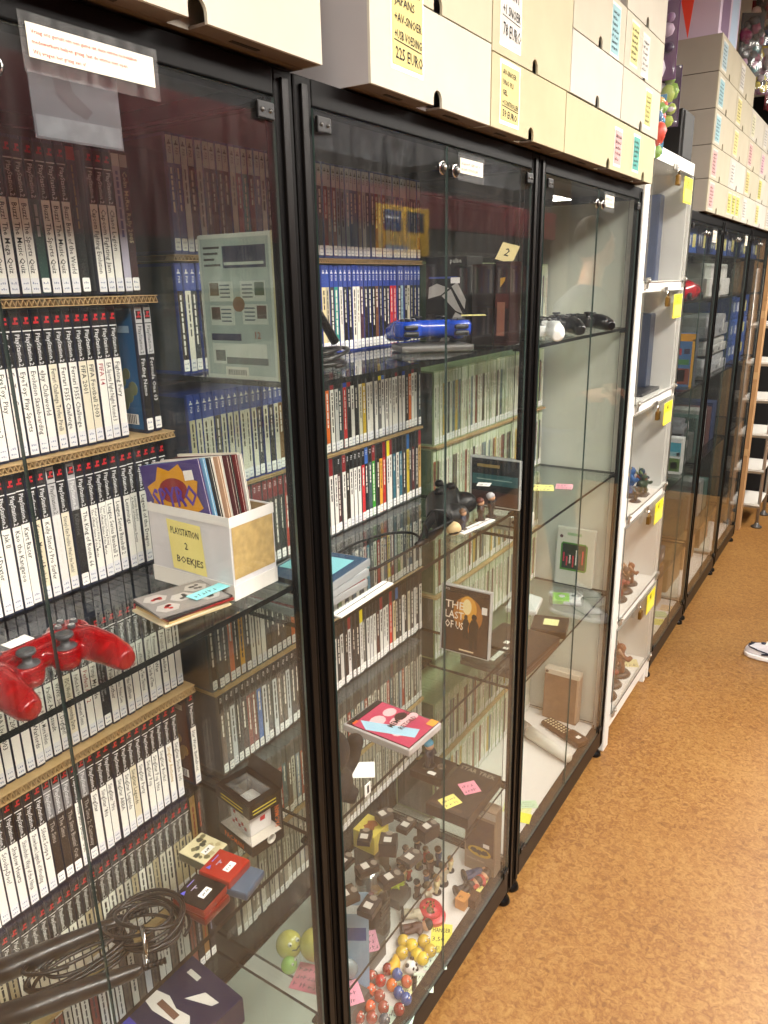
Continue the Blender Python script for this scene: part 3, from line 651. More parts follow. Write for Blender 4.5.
# stacks over the far cabinets
FZ = [1.892, 2.007, 2.123, 2.243, 2.363, 2.483]
fx = .02; yc_ = 3.215
ncol = [['#e8b4b4'], ['#e8b4b4'], [LN], [LN], [LN]]
FY = [3.215, 3.60, 3.985, 4.37, 4.755, 5.14, 5.52]
nt = {0: [PN, PN, LN, LN, '#bcd8e0', None], 1: ['#e8e070', WN, '#ecdf90', '#ecdf90', WN, None], 2: [WN, '#ecd98a', PN, '#e8e4c0', WN, None], 3: ['#ecdf90', '#e8e070', '#e8b4c4', WN, None, None], 4: [WN, '#ecdf90', PN, WN, None, None], 5: [WN, WN, LN, PN, None, None]}
pos = ['nearest', 'second', 'third', 'fourth', 'fifth', 'sixth']
for ci in range(6):
    for ri in range(5 if ci < 2 else 4):
        y0, y1, z0, z1 = FY[ci], FY[ci+1], FZ[ri], FZ[ri+1]
        c = rc.choice(['#dfd8c6', '#d9cfb4', '#e2dcd0', '#d6ccb0']); no = []
        cc = nt[ci][ri]
        if cc:
            if ri == 0 and ci == 1: no = [(y0+.03+.1*k, z0+.02, .07, .075, '#e8e070', None, None) for k in range(3)]
            else: no = [(y0+.03, z0+.015, .085, .085, cc, None, None)]
        carton('', y0, y1, z0, z1, fx, cl('in the %s stack beyond the speaker, %s from the bottom' % (pos[ci], ORD[ri+1])), c, '#bfb6a8', no, .36)

# ------------------------------------------------------------------ small things
rn = random.Random(3)
def note(cx, cy, z, w_, h_, rz, col, label, rows=3, txt=None, group=None, cat='note'):
    b = MB(); b.cbox((-w_/2, -h_/2, 0), (w_/2, h_/2, .0008), mat(col, .75), .0003)
    if txt:
        for i, t in enumerate(txt): b.text(t, (-w_/2+.004, h_/2-(i+1)*h_/(len(txt)+.3), .001), X, Y, h_/(len(txt)+1)*.6, INK, w_-.008)
    elif rows: scribble(b, (-w_/2+.005, -h_/2+.004, .001), X, Y, w_-.01, h_-.008, rows, mat('#4a4a58', .8), rn, .09)
    o = b.obj('paper_note', None, (cx, cy, z), (0, 0, rz)); return tag(o, label, cat, group)
def smooth_mod(o, vox=.0025, it=6):
    r = o.modifiers.new('remesh', 'REMESH'); r.mode = 'VOXEL'; r.voxel_size = vox; r.use_smooth_shade = True
    s = o.modifiers.new('smooth', 'SMOOTH'); s.factor = .6; s.iterations = it
    return o
def gamepad(loc, rz, label, shell, dark='#1c1c1e', detail='symmetric', group=None, smat=None, rx=0., cat='game controller'):
    t = empty('game_controller', loc, rz, label, cat, group)
    sm = smat or mat(shell, .28, coat=.3)
    b = MB(); b.tube([(-.008, -.052, .030), (-.008, .052, .030)], .017, sm, 16)
    b.tube([(.006, -.045, .028), (.006, .045, .028)], .014, sm, 16)
    for s in (-1, 1):
        T = Matrix.Translation((-.008, s*.052, .012)); b.lathe([(.0, 0), (.026, .002), (.029, .012), (.029, .026), (.024, .033), (0, .034)], sm, T, 24)
        b.lathe([(0, 0), (.016, .002), (.019, .012), (.0185, .028), (0, .029)], sm, Matrix.Translation((.020, s*.026, .008)), 20)
        b.tube([(-.006, s*.054, .026), (.020, s*.061, .026), (.050, s*.066, .022), (.074, s*.067, .017), (.086, s*.066, .015)], [.020, .022, .020, .017, .012], sm, 16)
    smooth_mod(b.obj('shell', t), .0022, 5)
    dm = mat(dark, .45)
    for s in (-1, 1):
        k = MB(); px, py = (.022, s*.026) if (detail == 'symmetric' or s == 1) else (-.012, s*.055)
        k.lathe([(.014, 0), (.0135, .001), (.006, .002), (.005, .010), (.010, .012), (.0115, .014), (.011, .017), (.007, .0165), (0, .0155)], dm, Matrix.Translation((px, py, .036)), 20)
        k.obj('thumbstick', t)
    dp = MB(); ox, oy = (-.010, -.052) if detail == 'symmetric' else (.020, -.026)
    for dx, dy in ((.0095, 0), (-.0095, 0), (0, .0095), (0, -.0095)): dp.cbox((ox+dx-.0042, oy+dy-.0042, .043), (ox+dx+.0042, oy+dy+.0042, .049), dm, .0015)
    dp.obj('direction_pad', t)
    for dx, dy in ((.0115, 0), (-.0115, 0), (0, .0115), (0, -.0115)):
        q_ = MB(); q_.lathe([(.0052, 0), (.0052, .004), (.0042, .0055), (0, .006)], dm, Matrix.Translation((-.010+dx, .052+dy, .044)), 16)
        q_.lathe([(.0036, .0059), (.0036, .0062), (.0028, .0062), (.0028, .0059)], mat('#c8c8c8', .5), Matrix.Translation((-.010+dx, .052+dy, .044)), 14); q_.obj('button', t)
    q_ = MB()
    for s in (-1, 1):
        q_.cbox((-.012, s*.012-.005, .045), (-.008, s*.012+.005, .0485), dm, .001); q_.cbox((-.045, s*.052-.015, .016), (-.032, s*.052+.015, .026), dm, .004); q_.cbox((-.043, s*.052-.014, .029), (-.030, s*.052+.014, .038), dm, .004)
    q_.obj('small_button', t)
    return t
redm = bpy.data.materials.new('translucent_red'); redm.use_nodes = True
_b = redm.node_tree.nodes['Principled BSDF']; _b.inputs['Base Color'].default_value = (*lin('#b40c12'), 1); _b.inputs['Roughness'].default_value = .12
_b.inputs['Transmission Weight'].default_value = .6; _b.inputs['IOR'].default_value = 1.3; _b.inputs['Coat Weight'].default_value = .6
g = gamepad((-.078, .432, 1.2378), .03, 'translucent red game controller with dark grey sticks on the glass shelf', '#c01818', '#3a3a3c', smat=redm)
g.location = (-.080, .418, 1.2378); g.scale = (.9, .9, .95)
b = MB(); b.cbox((-.105, .405, 1.2860), (-.085, .437, 1.2868), PAPER, .0003); scribble(b, (-.102, .409, 1.2870), Y, -X, .024, .010, 1, INK, rn)
o = b.obj('price_sticker', g); o.matrix_parent_inverse = Matrix.Translation((-.078, .432, 1.2378)).inverted()
# inside of the red shell: motors and board
b = MB(); b.box((-.012, -.04, .020), (.004, .04, .022), mat('#3a5a30', .5))
for s in (-1, 1): b.cyl((.035, s*.064, .02), (.055, s*.064, .02), .010, METAL)
b.obj('circuit_board', g)

# open box of booklets
t = empty('cardboard_box', (0, 0, 0), 0, 'open white taped box of booklets with yellow note reading boekjes', 'box')
bx0, bx1, by0, by1, bz0, bz1 = -.205, -.043, .690, .779, 1.2375, 1.357
b = MB(); cm = mat('#d4d2d4', .45, noise=.05, scale=20); inner = mat('#9c8158', .9)
b.cbox((bx0, by0, bz0), (bx1, by0+.003, bz1), cm, .001); b.cbox((bx0, by1-.003, bz0), (bx1, by1, bz1), cm, .001)
b.cbox((bx0, by0+.003, bz0), (bx0+.003, by1-.003, bz1), cm, .001); b.cbox((bx1-.003, by0+.003, bz0), (bx1, by1-.003, bz1), cm, .001)
b.box((bx0+.003, by0+.003, bz0), (bx1-.003, by1-.003, bz0+.003), cm)
b.box((bx0+.0035, by1-.0045, bz0+.004), (bx1-.0035, by1-.0032, bz1-.002), inner); b.box((bx1-.0045, by0+.004, bz0+.004), (bx1-.0032, by1-.005, bz1-.002), inner)
b.obj('box_body', t)
MB().quad((bx1+.0006, by0+.003, bz0+.030), Y*.083, Z*.075, mat('#b59a62', .8, noise=.2, scale=90)).obj('torn_patch', t)
MB().box((bx0-.0008, by0-.0012, bz0), (bx1+.0012, by0-.0004, bz0+.024), mat('#e4e1da', .4)).box((bx1+.0004, by0-.001, bz0), (bx1+.0012, by1, bz0+.022), mat('#e4e1da', .4)).box((bx0, by0-.0012, bz1-.012), (bx1+.001, by0-.0004, bz1+.001), mat('#e6e4df', .4)).box((bx1+.0004, by0-.001, bz1-.014), (bx1+.0014, by1, bz1+.001), mat('#e6e4df', .4)).obj('white_tape', t)
b = MB(); P = Vector((bx0+.045, by0-.0016, bz0+.028)); b.add([P, P+X*.068-Z*.002, P+X*.062+Z*.072, P-X*.006+Z*.074], [(0, 1, 2, 3)], mat('#eee08a', .7))
for i, (s_, dx) in enumerate((('PLAYSTATION', .002), ('2', .028), ('BOEKJES', .010))): b.text(s_, P+Vector((dx, -.0006, .054-.021*i)), X-Z*.04, Z, .0105, INK, .056)
b.obj('yellow_note', t)
cols = ['#4a3a7c', '#7db4d8', '#202022', '#e4e0d8', '#c9a080', '#d8d4cc', '#5c1820', '#1c1a1c', '#7a1c20', '#e6e2da', '#dcd6c4']
lab = ['purple and yellow booklet, frontmost in the open white box', 'light blue booklet just behind the purple one', 'black booklet third in the open box', 'pale booklet behind the black one in the open box', 'beige-pink booklet in the middle of the open box', 'off-white booklet behind the beige-pink one', 'dark red booklet toward the back of the box', 'black booklet between two dark red ones', 'brighter red booklet near the back of the box', 'white booklet second from the back of the box', 'cream booklet rearmost in the open box']
for i, c in enumerate(cols):
    b = MB(); tk = .0042; w_, h_ = .125, .168
    b.cbox((-w_/2, 0, 0), (w_/2, .0009, h_), mat(c, .35), .0003); b.cbox((-w_/2, tk-.0009, 0), (w_/2, tk, h_), mat(c, .35), .0003); b.box((-w_/2, .0009, .001), (w_/2-.002, tk-.0009, h_-.001), mat('#ded8c8', .8))
    dx = (0, .004, .010, .002, .012, .006, .016, .012, .018, .022, -.002)[i]
    o = b.obj('booklet', None, (-.127+dx*.55, by0+.006+i*.0063, bz0+.0175), (.0, -.20+.008*i, .0)); tag(o, lab[i], 'booklet', 'booklets in the open white box')
    if i == 0:
        a = MB(); e = -.0007
        a.poly((0, e, .118), X, Z, [(math.cos(k*PI/8)*(.058 if k % 2 else .046), math.sin(k*PI/8)*(.050 if k % 2 else .038)) for k in range(16)], mat('#d89a18', .5))
        a.poly((0, e*1.6, .128), X, Z, [(math.cos(k*PI/10)*.030, math.sin(k*PI/10)*.018) for k in range(20)], mat('#8c2420', .5))
        a.text('SPYRO', (-.046, e*2.4, .104), X, Z, .030, mat('#43207c', .5), .092); a.text('SPYRO', (-.0445, e*2.6, .1050), X, Z, .030, mat('#5a34a0', .5), .092); a.quad((-.048, e*2, .090), X*.088, Z*.006, mat('#c8902a', .5)); a.cbox((.030, e*2.4, .140), (.048, e*1.6, .154), PAPER, .0004)
        a.obj('cover_print', o)
# pile of booklets on the shelf
pc = ['#dcc89a', '#e0d2b0', '#c8a870', '#8e2420', '#2c2422', '#8a8480']
for i, c in enumerate(pc):
    z = 1.2376+i*.0033
    b = MB(); b.cbox((-.050, -.040, 0), (.050, .040, .003), mat(c, .4), .0006)
    if i == len(pc)-1:
        hx = mat('#b8b2ac', .4); rd = mat('#b8322c', .5)
        for (hx_, hy_) in ((-.029, .018), (-.029, -.020), (.001, 0), (.030, .018), (.030, -.020)):
            b.poly((hx_, hy_, .0033), X, Y, [(math.cos(a*PI/3)*.017, math.sin(a*PI/3)*.015) for a in range(6)], hx)
            for k in range(5): b.poly((hx_+rn.uniform(-.006, .006), hy_+rn.uniform(-.006, .006), .0036), X, Y, [(math.cos(a*PI/3)*.0035, math.sin(a*PI/3)*.0035) for a in range(6)], rd if hx_ < 0 else mat('#5a5450', .5))
    o = b.obj('booklet', None, (-.083+rn.uniform(-.004, .004), .634+rn.uniform(-.004, .004), z), (0, 0, 1.35+rn.uniform(-.08, .08)))
    tag(o, 'booklet in the pile beside the open white box, %s from the bottom' % ORD[i+1], 'booklet', 'pile of booklets on the shelf')
note(-.062, .662, 1.2585, .062, .022, 1.5, '#8fd8dc', 'cyan note on top of the pile of booklets', 1)

# black stand-like microphones with coiled cables
tm = mat('#1e1a18', .32)
def big_mic(p, q_, r, label):
    t = empty('microphone', p, 0, label, 'microphone', 'black tapered microphones with cables'); p = Vector(p); d = Vector(q_)-p; n = d.normalized(); L_ = d.length
    a = MB(); a.tube([n*0, n*(L_*.55), n*(L_*.56), n*(L_*.80), n*(L_*.97), n*L_], [r, r*.86, r*.84, r*.68, r*.52, r*.30], tm, 24); a.obj('handle', t)
    a = MB(); a.ball(-n*.03, r*1.5, mat('#4a4846', .35, .8), 20); a.cyl(-n*.012, n*.004, r*1.35, mat('#2a2826', .3, .5), 24); a.obj('grille', t)
    a = MB()
    for k in range(6): a.cyl(n*(L_+.002+k*.005), n*(L_+.005+k*.005), .0042, BLACK, 12)
    a.cyl(n*L_, n*(L_+.03), .0032, BLACK, 12); a.obj('strain_relief', t)
    return t
big_mic((-.205, .300, .8155), (-.118, .505, .806), .0165, 'black tapered microphone lying behind the cable coils')
big_mic((-.145, .275, .8155), (-.034, .462, .806), .0165, 'black tapered microphone nearest the glass, under the coils')
def coil(c, rx, ry, n, h, tilt, seed, label, name='cable', r=.0026, z0=.7925):
    rr = random.Random(seed); pts = []
    for k in range(n*28):
        a = 2*PI*k/28; lap = k/28
        jx = 1+.16*math.sin(lap*2.1+seed)+.05*math.sin(a*2+lap); ox = .006*math.sin(lap*1.7); oy = .006*math.cos(lap*2.3)
        x_ = rx*jx*math.cos(a)+ox; y_ = ry*jx*math.sin(a)+oy
        pts.append((c[0]+x_*math.cos(tilt)-y_*math.sin(tilt), c[1]+x_*math.sin(tilt)+y_*math.cos(tilt), z0+r+h*(lap/n)*(.75+.25*math.cos(a+lap))))
    a = MB(); a.tube(pts, r, mat('#16120f', .3), 8)
    return tag(a.obj(name), label, 'cable', 'coiled black cables')
c1 = coil((-.086, .512), .048, .040, 8, .040, .3, 2, 'round coil of black cable with silver twist tie, on the glass shelf')
b = MB(); b.tube([(-.046, .478, .80), (-.040, .474, .815), (-.045, .478, .832), (-.060, .487, .838), (-.066, .490, .826)], .0032, CHROME, 6); b.tube([(-.041, .474, .815), (-.030, .466, .810)], .002, CHROME, 6); b.obj('twist_tie', c1)
coil((-.118, .432), .026, .062, 7, .030, -.35, 5, 'long loose coil of black cable between the two microphones')

# memory cards
def memcard(x, y, z, rz, col, edge, label, h=.016, stick=True, logo=True, camo=False):
    t = MB(); t.cbox((-.029, -.0265, 0), (.029, .0265, h), mat(edge, .3), .003); t.cbox((-.028, -.0255, h-.003), (.028, .0255, h+.001), mat(col, .25, noise=.0), .002)
    o = t.obj('memory_card_case', None, (x, y, z), (0, 0, rz)); tag(o, label, 'memory card case', 'memory card cases on the lower shelf')
    if camo:
        a = MB()
        for k in range(16):
            cx, cy = rn.uniform(-.021, .021), rn.uniform(-.019, .019); R_ = rn.uniform(.004, .008)
            a.poly((cx, cy, h+.0013+k*.00003), X, Y, [(math.cos(q*PI/4)*R_*rn.uniform(.5, 1), math.sin(q*PI/4)*R_*rn.uniform(.5, 1)) for q in range(8)], mat(['#b3a67c', '#6e6a48', '#4a4a38'][k % 3], .4))
        a.obj('camouflage_print', o)
    if logo:
        a = MB(); a.poly((-.018, -.013, h+.0014), X*.004, Y*.004, [(-1, -1), (1, -1), (0, 1)], mat('#5a5ac0', .4)); a.quad((-.022, -.003, h+.0014), X*.0018, Y*.016, mat('#7a70b8', .4)); a.quad((-.012, -.006, h+.0014), X*.0016, Y*.012, mat('#9a90a8', .4)); a.text('8', (-.006, 0, h+.0014), Y, -X, .005, mat('#a8a0b0', .4)); a.obj('printed_marks', o)
    if stick:
        a = MB(); a.cbox((.004, -.010, h+.0012), (.015, .010, h+.0018), PAPER, .0002); scribble(a, (.013, -.007, h+.002), Y, -X, .014, .008, 1, INK, rn); a.obj('price_sticker', o)
    return o
memcard(-.128, .660, .7905, .05, '#d8d0a8', '#4a4c3c', 'camouflage memory card case, behind the red ones', .016, True, False, True)
memcard(-.040, .648, .7905, .2, '#4a5a6c', '#3c4a5c', 'grey-blue memory card case under the red one', .012, False, False)
memcard(-.064, .643, .8040, .12, '#9c2a1e', '#7c1c14', 'red memory card case on top of the grey-blue one', .013)
memcard(-.055, .588, .7905, .05, '#6c1c14', '#5a1810', 'dark red memory card case under the black one', .012, False, False)
memcard(-.058, .587, .8040, .12, '#1c1614', '#7a2418', 'black memory card case on the dark red one', .013)

# black window box with a lamp cube
t = empty('window_box', (-.098, .738, .7905), -.18, 'black display box with window, holding a small white dotted lamp cube', 'box')
b = MB(); k = mat('#17120f', .35)
b.cbox((-.045, -.032, 0), (.045, .032, .018), k, .001); b.box((-.043, -.030, .018), (.043, .030, .0185), mat('#cfc8bc', .6))
b.cbox((-.045, .0305, .018), (.045, .032, .072), k, .0005)
b.cbox((-.045, -.032, .070), (.045, -.030, .092), k, .0005); b.cbox((-.045, .030, .070), (.045, .032, .092), k, .0005)
b.cbox((-.045, -.030, .070), (-.043, .030, .092), k, .0005); b.cbox((.043, -.030, .070), (.045, .030, .092), k, .0005)
b.box((-.045, -.032, .0915), (-.032, .032, .093), k); b.box((.032, -.032, .0915), (.045, .032, .093), k); b.box((-.032, -.032, .0915), (.032, -.022, .093), k); b.box((-.032, .022, .0915), (.032, .032, .093), k)
b.box((.030, .0285, .018), (.045, .0305, .070), k); b.box((-.045, .0285, .018), (-.034, .0305, .070), k)
b.obj('box_body', t)
b = MB(); b.add([(-.045, .032, .092), (.045, .032, .092), (.040, .040, .116), (-.040, .040, .116), (-.045, .033, .091), (.045, .033, .091), (.040, .041, .116), (-.040, .041, .116)], [(0, 1, 2, 3), (7, 6, 5, 4), (0, 3, 7, 4), (1, 5, 6, 2), (2, 6, 7, 3)], k); b.obj('hanging_flap', t)
b = MB(); b.box((-.030, -.020, .0922), (.030, .020, .0926), G_WRAP); b.box((-.043, -.0312, .019), (.043, -.0308, .070), G_CASE); b.obj('window', t)
b = MB(); og = mat('#c8662c', .5); yg = mat('#b8b040', .5)
b.text('PAC-MAN', (-.028, -.0325, .004), X, Z, .010, og, .05); b.text('PAC-MAN', (.0455, .024, .030), Z, -Y, .009, og, .038)
for r_ in range(2): b.quad((-.030, -.0325, .076+.006*r_), X*.058, Z*.0022, yg); b.quad((.0455, -.026, .076+.006*r_), Y*.046, Z*.0022, yg)
b.lathe([(.0085, 0), (.0085, .0006), (.0072, .0006), (.0072, 0)], mat('#e0dcd0', .5), Matrix.Translation((.0452, .006, .014)) @ Matrix.Rotation(PI/2, 4, 'Y'), 20)
b.obj('printed_marks', t)
b = MB(); b.cbox((-.024, -.022, .0188), (.026, .024, .066), mat('#d8d4cf', .35), .005)
for i_ in range(5):
    b.quad((-.018+i_*.008, -.0226, .030+(.006 if i_ % 2 else 0)), X*.006, Z*.006, RED)
b.quad((-.014, -.0226, .050), X*.006, Z*.006, RED); b.quad((.006, -.0226, .052), X*.009, Z*.004, mat('#9098a8', .5)); b.quad((.0264, .0, .040), Y*.010, Z*.008, RED)
b.obj('lamp_cube', t)

# box with a controller picture on the lowest visible shelf
t = empty('controller_box', (-.25, .640, .4010), -.1, 'dark blue box with white controller picture, on the lowest shelf', 'box')
b = MB(); b.cbox((-.09, -.10, 0), (.12, .08, .055), mat('#22223e', .35), .0015); b.quad((-.085, -.095, .0553), X*.2, Y*.03, mat('#3a3aa0', .4)); b.obj('box_body', t)
b = MB(); wm2 = mat('#d8d4cc', .4)
b.poly((.035, -.01, .0556), X, Y, [(-.05, -.02), (-.02, -.024), (.03, -.016), (.055, -.002), (.04, .01), (.01, .004), (-.02, .012), (-.05, .004)], wm2); b.poly((.06, .035, .0556), X, Y, [(-.02, -.02), (.03, .0), (.035, .012), (0, .01)], wm2); b.quad((.01, -.022, .0559), X*.05, Y*.012, mat('#6a4a3a', .5)); b.quad((.0, .05, .0556), X*.03, Y*.01, mat('#b8b8b0', .5)); b.obj('controller_picture', t)

# clear display sleeve with a manual standing against the side glass (second cabinet, top glass shelf)
t = empty('game_case', (-.132, .832, 1.522), 0, 'large open game case showing its printed back, leaning on the side glass', 'game case')
b = MB(); b.cbox((-.074, 0, 0), (.070, .010, .205), mat('#e6eae8', .3), .003); b.quad((-.068, -.0004, .006), X*.132, Z*.193, mat('#bcc8c8', .5, noise=.12, scale=25)); b.obj('case_body', t)
b = MB(); e = -.0008; lg = mat('#e4e8e6', .5); sb = mat('#6a7480', .5); ng = mat('#2e3258', .5)
b.quad((-.024, e, .158), X*.082, Z*.030, ng); b.quad((-.022, e*1.5, .162), X*.076, Z*.004, lg)
for r_ in range(4): b.quad((-.062, e, .185-.008*r_), X*rn.uniform(.02, .034), Z*.003, INK)
for (a1, a2) in ((-.056, .112), (.006, .112), (-.056, .078), (.008, .080)):
    b.quad((a1, e, a2), X*.048, Z*.028, lg)
    b.quad((a1+.002 if a1 < 0 else a1+.028, e*1.5, a2+.008), X*.018, Z*.018, mat(rn.choice(['#7a6a58', '#5a6a58', '#6a5850']), .5))
    for r_ in range(4): b.quad((a1+(.022 if a1 < 0 else .004), e*1.6, a2+.005+.0055*r_), X*.020, Z*.002, sb)
b.poly((.002, e*1.8, .108), X, Z, [(math.cos(a*PI/5)*.012, math.sin(a*PI/5)*.011) for a in range(10)], mat('#8a6a50', .5))
b.quad((-.058, e, .056), X*.060, Z*.010, ng); b.quad((-.058, e, .022), X*.108, Z*.030, lg); b.quad((-.052, e*1.5, .026), X*.020, Z*.016, mat('#6c7070', .5)); b.quad((-.030, e*1.5, .022), X*.082, Z*.010, mat('#5c6464', .5)); b.text('12', (.030, e*1.6, .060), X, Z, .010, mat('#b05040', .5))
b.quad((-.034, e, .004), X*.046, Z*.014, PAPER)
for k_ in range(16): b.quad((-.030+k_*.0024, e*1.6, .006), X*(.0008+.0008*(k_ % 2)), Z*.008, INK)
b.obj('back_print', t)
b = MB(); b.cbox((.071, -.004, -.0), (.076, .014, .205), mat('#d8cfae', .7), .001); b.obj('card_edge', t)

# ---- second cabinet, top glass shelf
b = MB()
tag(coil((-.135, .99), .045, .085, 7, .030, .2, 9, 'tangled heap of black cable at the left of the top shelf', 'cable', .0035, 1.522), 'tangled heap of black cable at the left of the top shelf', 'cable', None)
b = MB(); b.ball((-.16, .99, 1.585), .040, mat('#1c1c1c', .4), 20, (1, 1.2, .9)); b.tube([(-.2, .93, 1.575), (-.17, .96, 1.635), (-.14, 1.02, 1.62), (-.13, 1.06, 1.56)], .008, BLACK); o = b.obj('headset'); tag(o, 'dark rounded headset resting on the black cable heap', 'headset')
gamepad((-.118, 1.372, 1.536), 2.36, 'blue game controller on a low grey stand, top shelf', '#1d3f96', '#16181c', smat=mat('#1c46b0', .25, coat=.5))
b = MB(); b.cbox((-.05, -.075, 0), (.045, .075, .013), mat('#5c5a56', .4), .005); tag(b.obj('controller_stand', None, (-.118, 1.372, 1.5222), (0, 0, 2.36)), 'low grey stand under the blue controller', 'stand')
note(-.062, 1.448, 1.588, .05, .05, .5, '#e8e090', 'yellow note resting on the blue controller', 2)
def stand_box(x0, x1, y0, y1, z, h, col, name, label, cat='box', deco=None, rz=0., group=None, c=.0012):
    t = empty(name, (x0, y0, z), rz, label, cat, group)
    MB().cbox((0, 0, 0), (x1-x0, y1-y0, h), mat(col, .35), c).obj('box_body', t)
    if deco:
        b = MB(); deco(b, x1-x0, h); b.obj('printed_front', t)
    return t
def d_curve(b, w_, h_):
    g_ = mat('#a9a6a0', .4); e = -.0006
    b.poly((0, e, 0), X, Z, [(.034, .006), (.056, .006), (.092, .062), (.074, .070)], g_); b.poly((0, e, 0), X, Z, [(.074, .073), (.092, .066), (.062, .118), (.040, .104)], g_); b.poly((0, e, 0), X, Z, [(.006, .098), (.038, .106), (.058, .120), (.028, .130), (.008, .122)], g_)
    b.poly((0, e, 0), X, Z, [(.064, .124), (.078, .132), (.099, .096), (.096, .076)], g_)
    b.quad((.008, e, .140), X*.07, Z*.004, mat('#3a4a8a', .5)); b.quad((.062, e*1.4, .130), X*.022, Z*.012, PAPER); b.text('pulse', (.060, e, .172), X, Z, .010, mat('#b8b8b0', .5), .04)
stand_box(-.205, -.105, 1.50, 1.575, 1.522, .185, '#131212', 'headset_box', 'black box with pale curved bands, behind the blue controller', deco=d_curve)
stand_box(-.100, -.050, 1.515, 1.58, 1.522, .168, '#221b18', 'accessory_box', 'plain dark brown box to the right of the black banded box')
def d_red(b, w_, h_):
    b.quad((.002, -.0006, h_*.45), X*(w_-.004), Z*.03, mat('#4a1a16', .5)); b.poly((.012, -.0008, h_*.70), X, Z, [(0, 0), (.010, .012), (.012, .02), (0, .018)], mat('#b88a28', .5)); b.quad((.006, -.0008, .02), X*.018, Z*.07, mat('#8a5a48', .5))
stand_box(-.048, -.014, 1.52, 1.58, 1.522, .172, '#2a1512', 'figure_box', 'dark red-brown box next to the post, top glass shelf', deco=d_red)
b = MB(); b.cbox((-.02, 0, 0), (.02, .0008, .04), mat('#e0d098', .7), .0003); b.text('2', (-.006, -.0004, .012), X, Z, .018, INK); tag(b.obj('paper_note', None, (-.035, 1.53, 1.6945), (-.5, .25, 0)), 'beige note standing on the dark red box by the post', 'note')
# ---- second cabinet, second glass shelf
adm = mat('#151413', .45)
t = empty('game_controller', (-.115, 1.425, 1.1405), .35, 'bulky black controller with folded cable on the second shelf', 'game controller')
b = MB(); b.tube([(0, -.09, .03), (-.01, 0, .040), (0, .075, .04)], [.026, .034, .028], adm, 16); b.ball((.03, -.045, .028), .027, adm, 16, (1.2, 1, 1)); b.ball((.035, .05, .03), .026, adm, 16, (1.3, 1, 1)); smooth_mod(b.obj('shell', t), .003, 5)
b = MB()
for q_ in ((-.01, -.02), (.01, .03), (-.02, .05)): b.lathe([(.010, 0), (.010, .008), (.007, .012), (0, .012)], BLACK, Matrix.Translation((q_[0], q_[1], .068)), 16)
b.obj('thumbstick', t)
b = MB()
for k in range(7): b.tube([(.0, -.085, .02+.004*k), (.01+.004*k, -.13, .018+.004*k), (-.005, -.175, .010+.003*k), (-.02, -.14, .018+.003*k), (-.01, -.09, .028+.003*k)], .0042, BLACK)
b.obj('cable_bundle', t)
pts = [(-.13+.115*math.cos(a)*.55, 1.17+.115*math.sin(a)*1.15, 1.1445) for a in [i*2*PI/40 for i in range(4, 37)]]
pts = [(-.10, 1.30, 1.150)]+pts[::-1][::-1]+[(-.07, 1.33, 1.148)]
b = MB(); b.tube(pts, .003, BLACK); b.cyl((-.075, 1.235, 1.1475), (-.07, 1.295, 1.1475), .006, BLACK); tag(b.obj('cable'), 'single black cable loop lying on the second glass shelf', 'cable')
note(-.055, 1.50, 1.215, .03, .03, .3, '#f0efe9', 'small white note on the bulky black controller', 1)
def figurine(x, y, z, h, cols_, label, pose=0, group='tiny figurines on the glass shelf'):
    t = empty('figurine', (x, y, z), rn.uniform(-.4, .4), label, 'figurine', group)
    bc, hc, sc = cols_
    b = MB(); b.lathe([(h*.22, 0), (h*.22, h*.05), (h*.18, h*.07), (0, h*.07)], mat('#1e1c1c', .4), None, 16); b.obj('base', t)
    b = MB()
    for s in (-1, 1): b.tube([(0, s*h*.10, h*.07), (0, s*h*.09, h*.25), (0, s*h*.06, h*.42)], [h*.085, h*.085, h*.10], mat(bc, .5))
    b.tube([(0, 0, h*.36), (0, 0, h*.50), (0, 0, h*.66)], [h*.14, h*.16, h*.13], mat(bc, .5))
    for s in (-1, 1): b.tube([(0, s*h*.11, h*.62), (h*.05, s*h*.19, h*.52), (h*.13, s*h*.15, h*(.44+.2*pose))], [h*.07, h*.06, h*.055], mat(sc, .5))
    smooth_mod(b.obj('body', t), h*.028, 1)
    b = MB(); b.ball((0, 0, h*.78), h*.15, mat('#c79a78', .5), 14); b.obj('head', t)
    b = MB(); b.ball((-h*.03, 0, h*.84), h*.165, mat(hc, .5), 14, (1, 1, .85)); b.obj('hair', t)
    return t
figurine(-.048, 1.385, 1.1405, .050, ('#2c3446', '#6a4a30', '#8a8a90'), 'tiny brown-haired figurine in dark blue, second shelf')
figurine(-.044, 1.462, 1.1405, .056, ('#3a2c28', '#5c2c20', '#b09070'), 'tiny reddish-haired figurine in brown, second shelf')
figurine(-.036, 1.500, 1.1405, .060, ('#26282c', '#b4b4b8', '#55585c'), 'tiny grey figurine with pale helmet, beside the post', 1)
b = MB(); b.ball((0, 0, .015), .016, mat('#c8b080', .5), 16, (1.1, 1, .95)); b.tube([(-.002, -.014, .006), (.012, -.010, .010), (.015, .004, .012)], .003, BLACK); tag(b.obj('tan_toy', None, (-.050, 1.345, 1.1405)), 'small tan rounded toy beside the figurines', 'toy')
def strip(x, y, z, l, rz, label):
    b = MB(); b.cbox((-.011, -l/2, 0), (.011, l/2, .003), mat('#efeeea', .5), .001); b.box((-.001, -l/2+.004, .003), (.0005, l/2-.004, .0034), INK); b.quad((.0, -.001, .0036), X*.008, Y*.002, INK)
    return tag(b.obj('price_strip', None, (x, y, z), (0, 0, rz)), label, 'price strip', 'white price strips')
strip(-.034, 1.420, 1.1405, .125, -.12, 'white price strip in front of the tiny figurines')
strip(-.022, .968, 1.1405, .165, .03, 'long white price strip at the front of the second shelf')
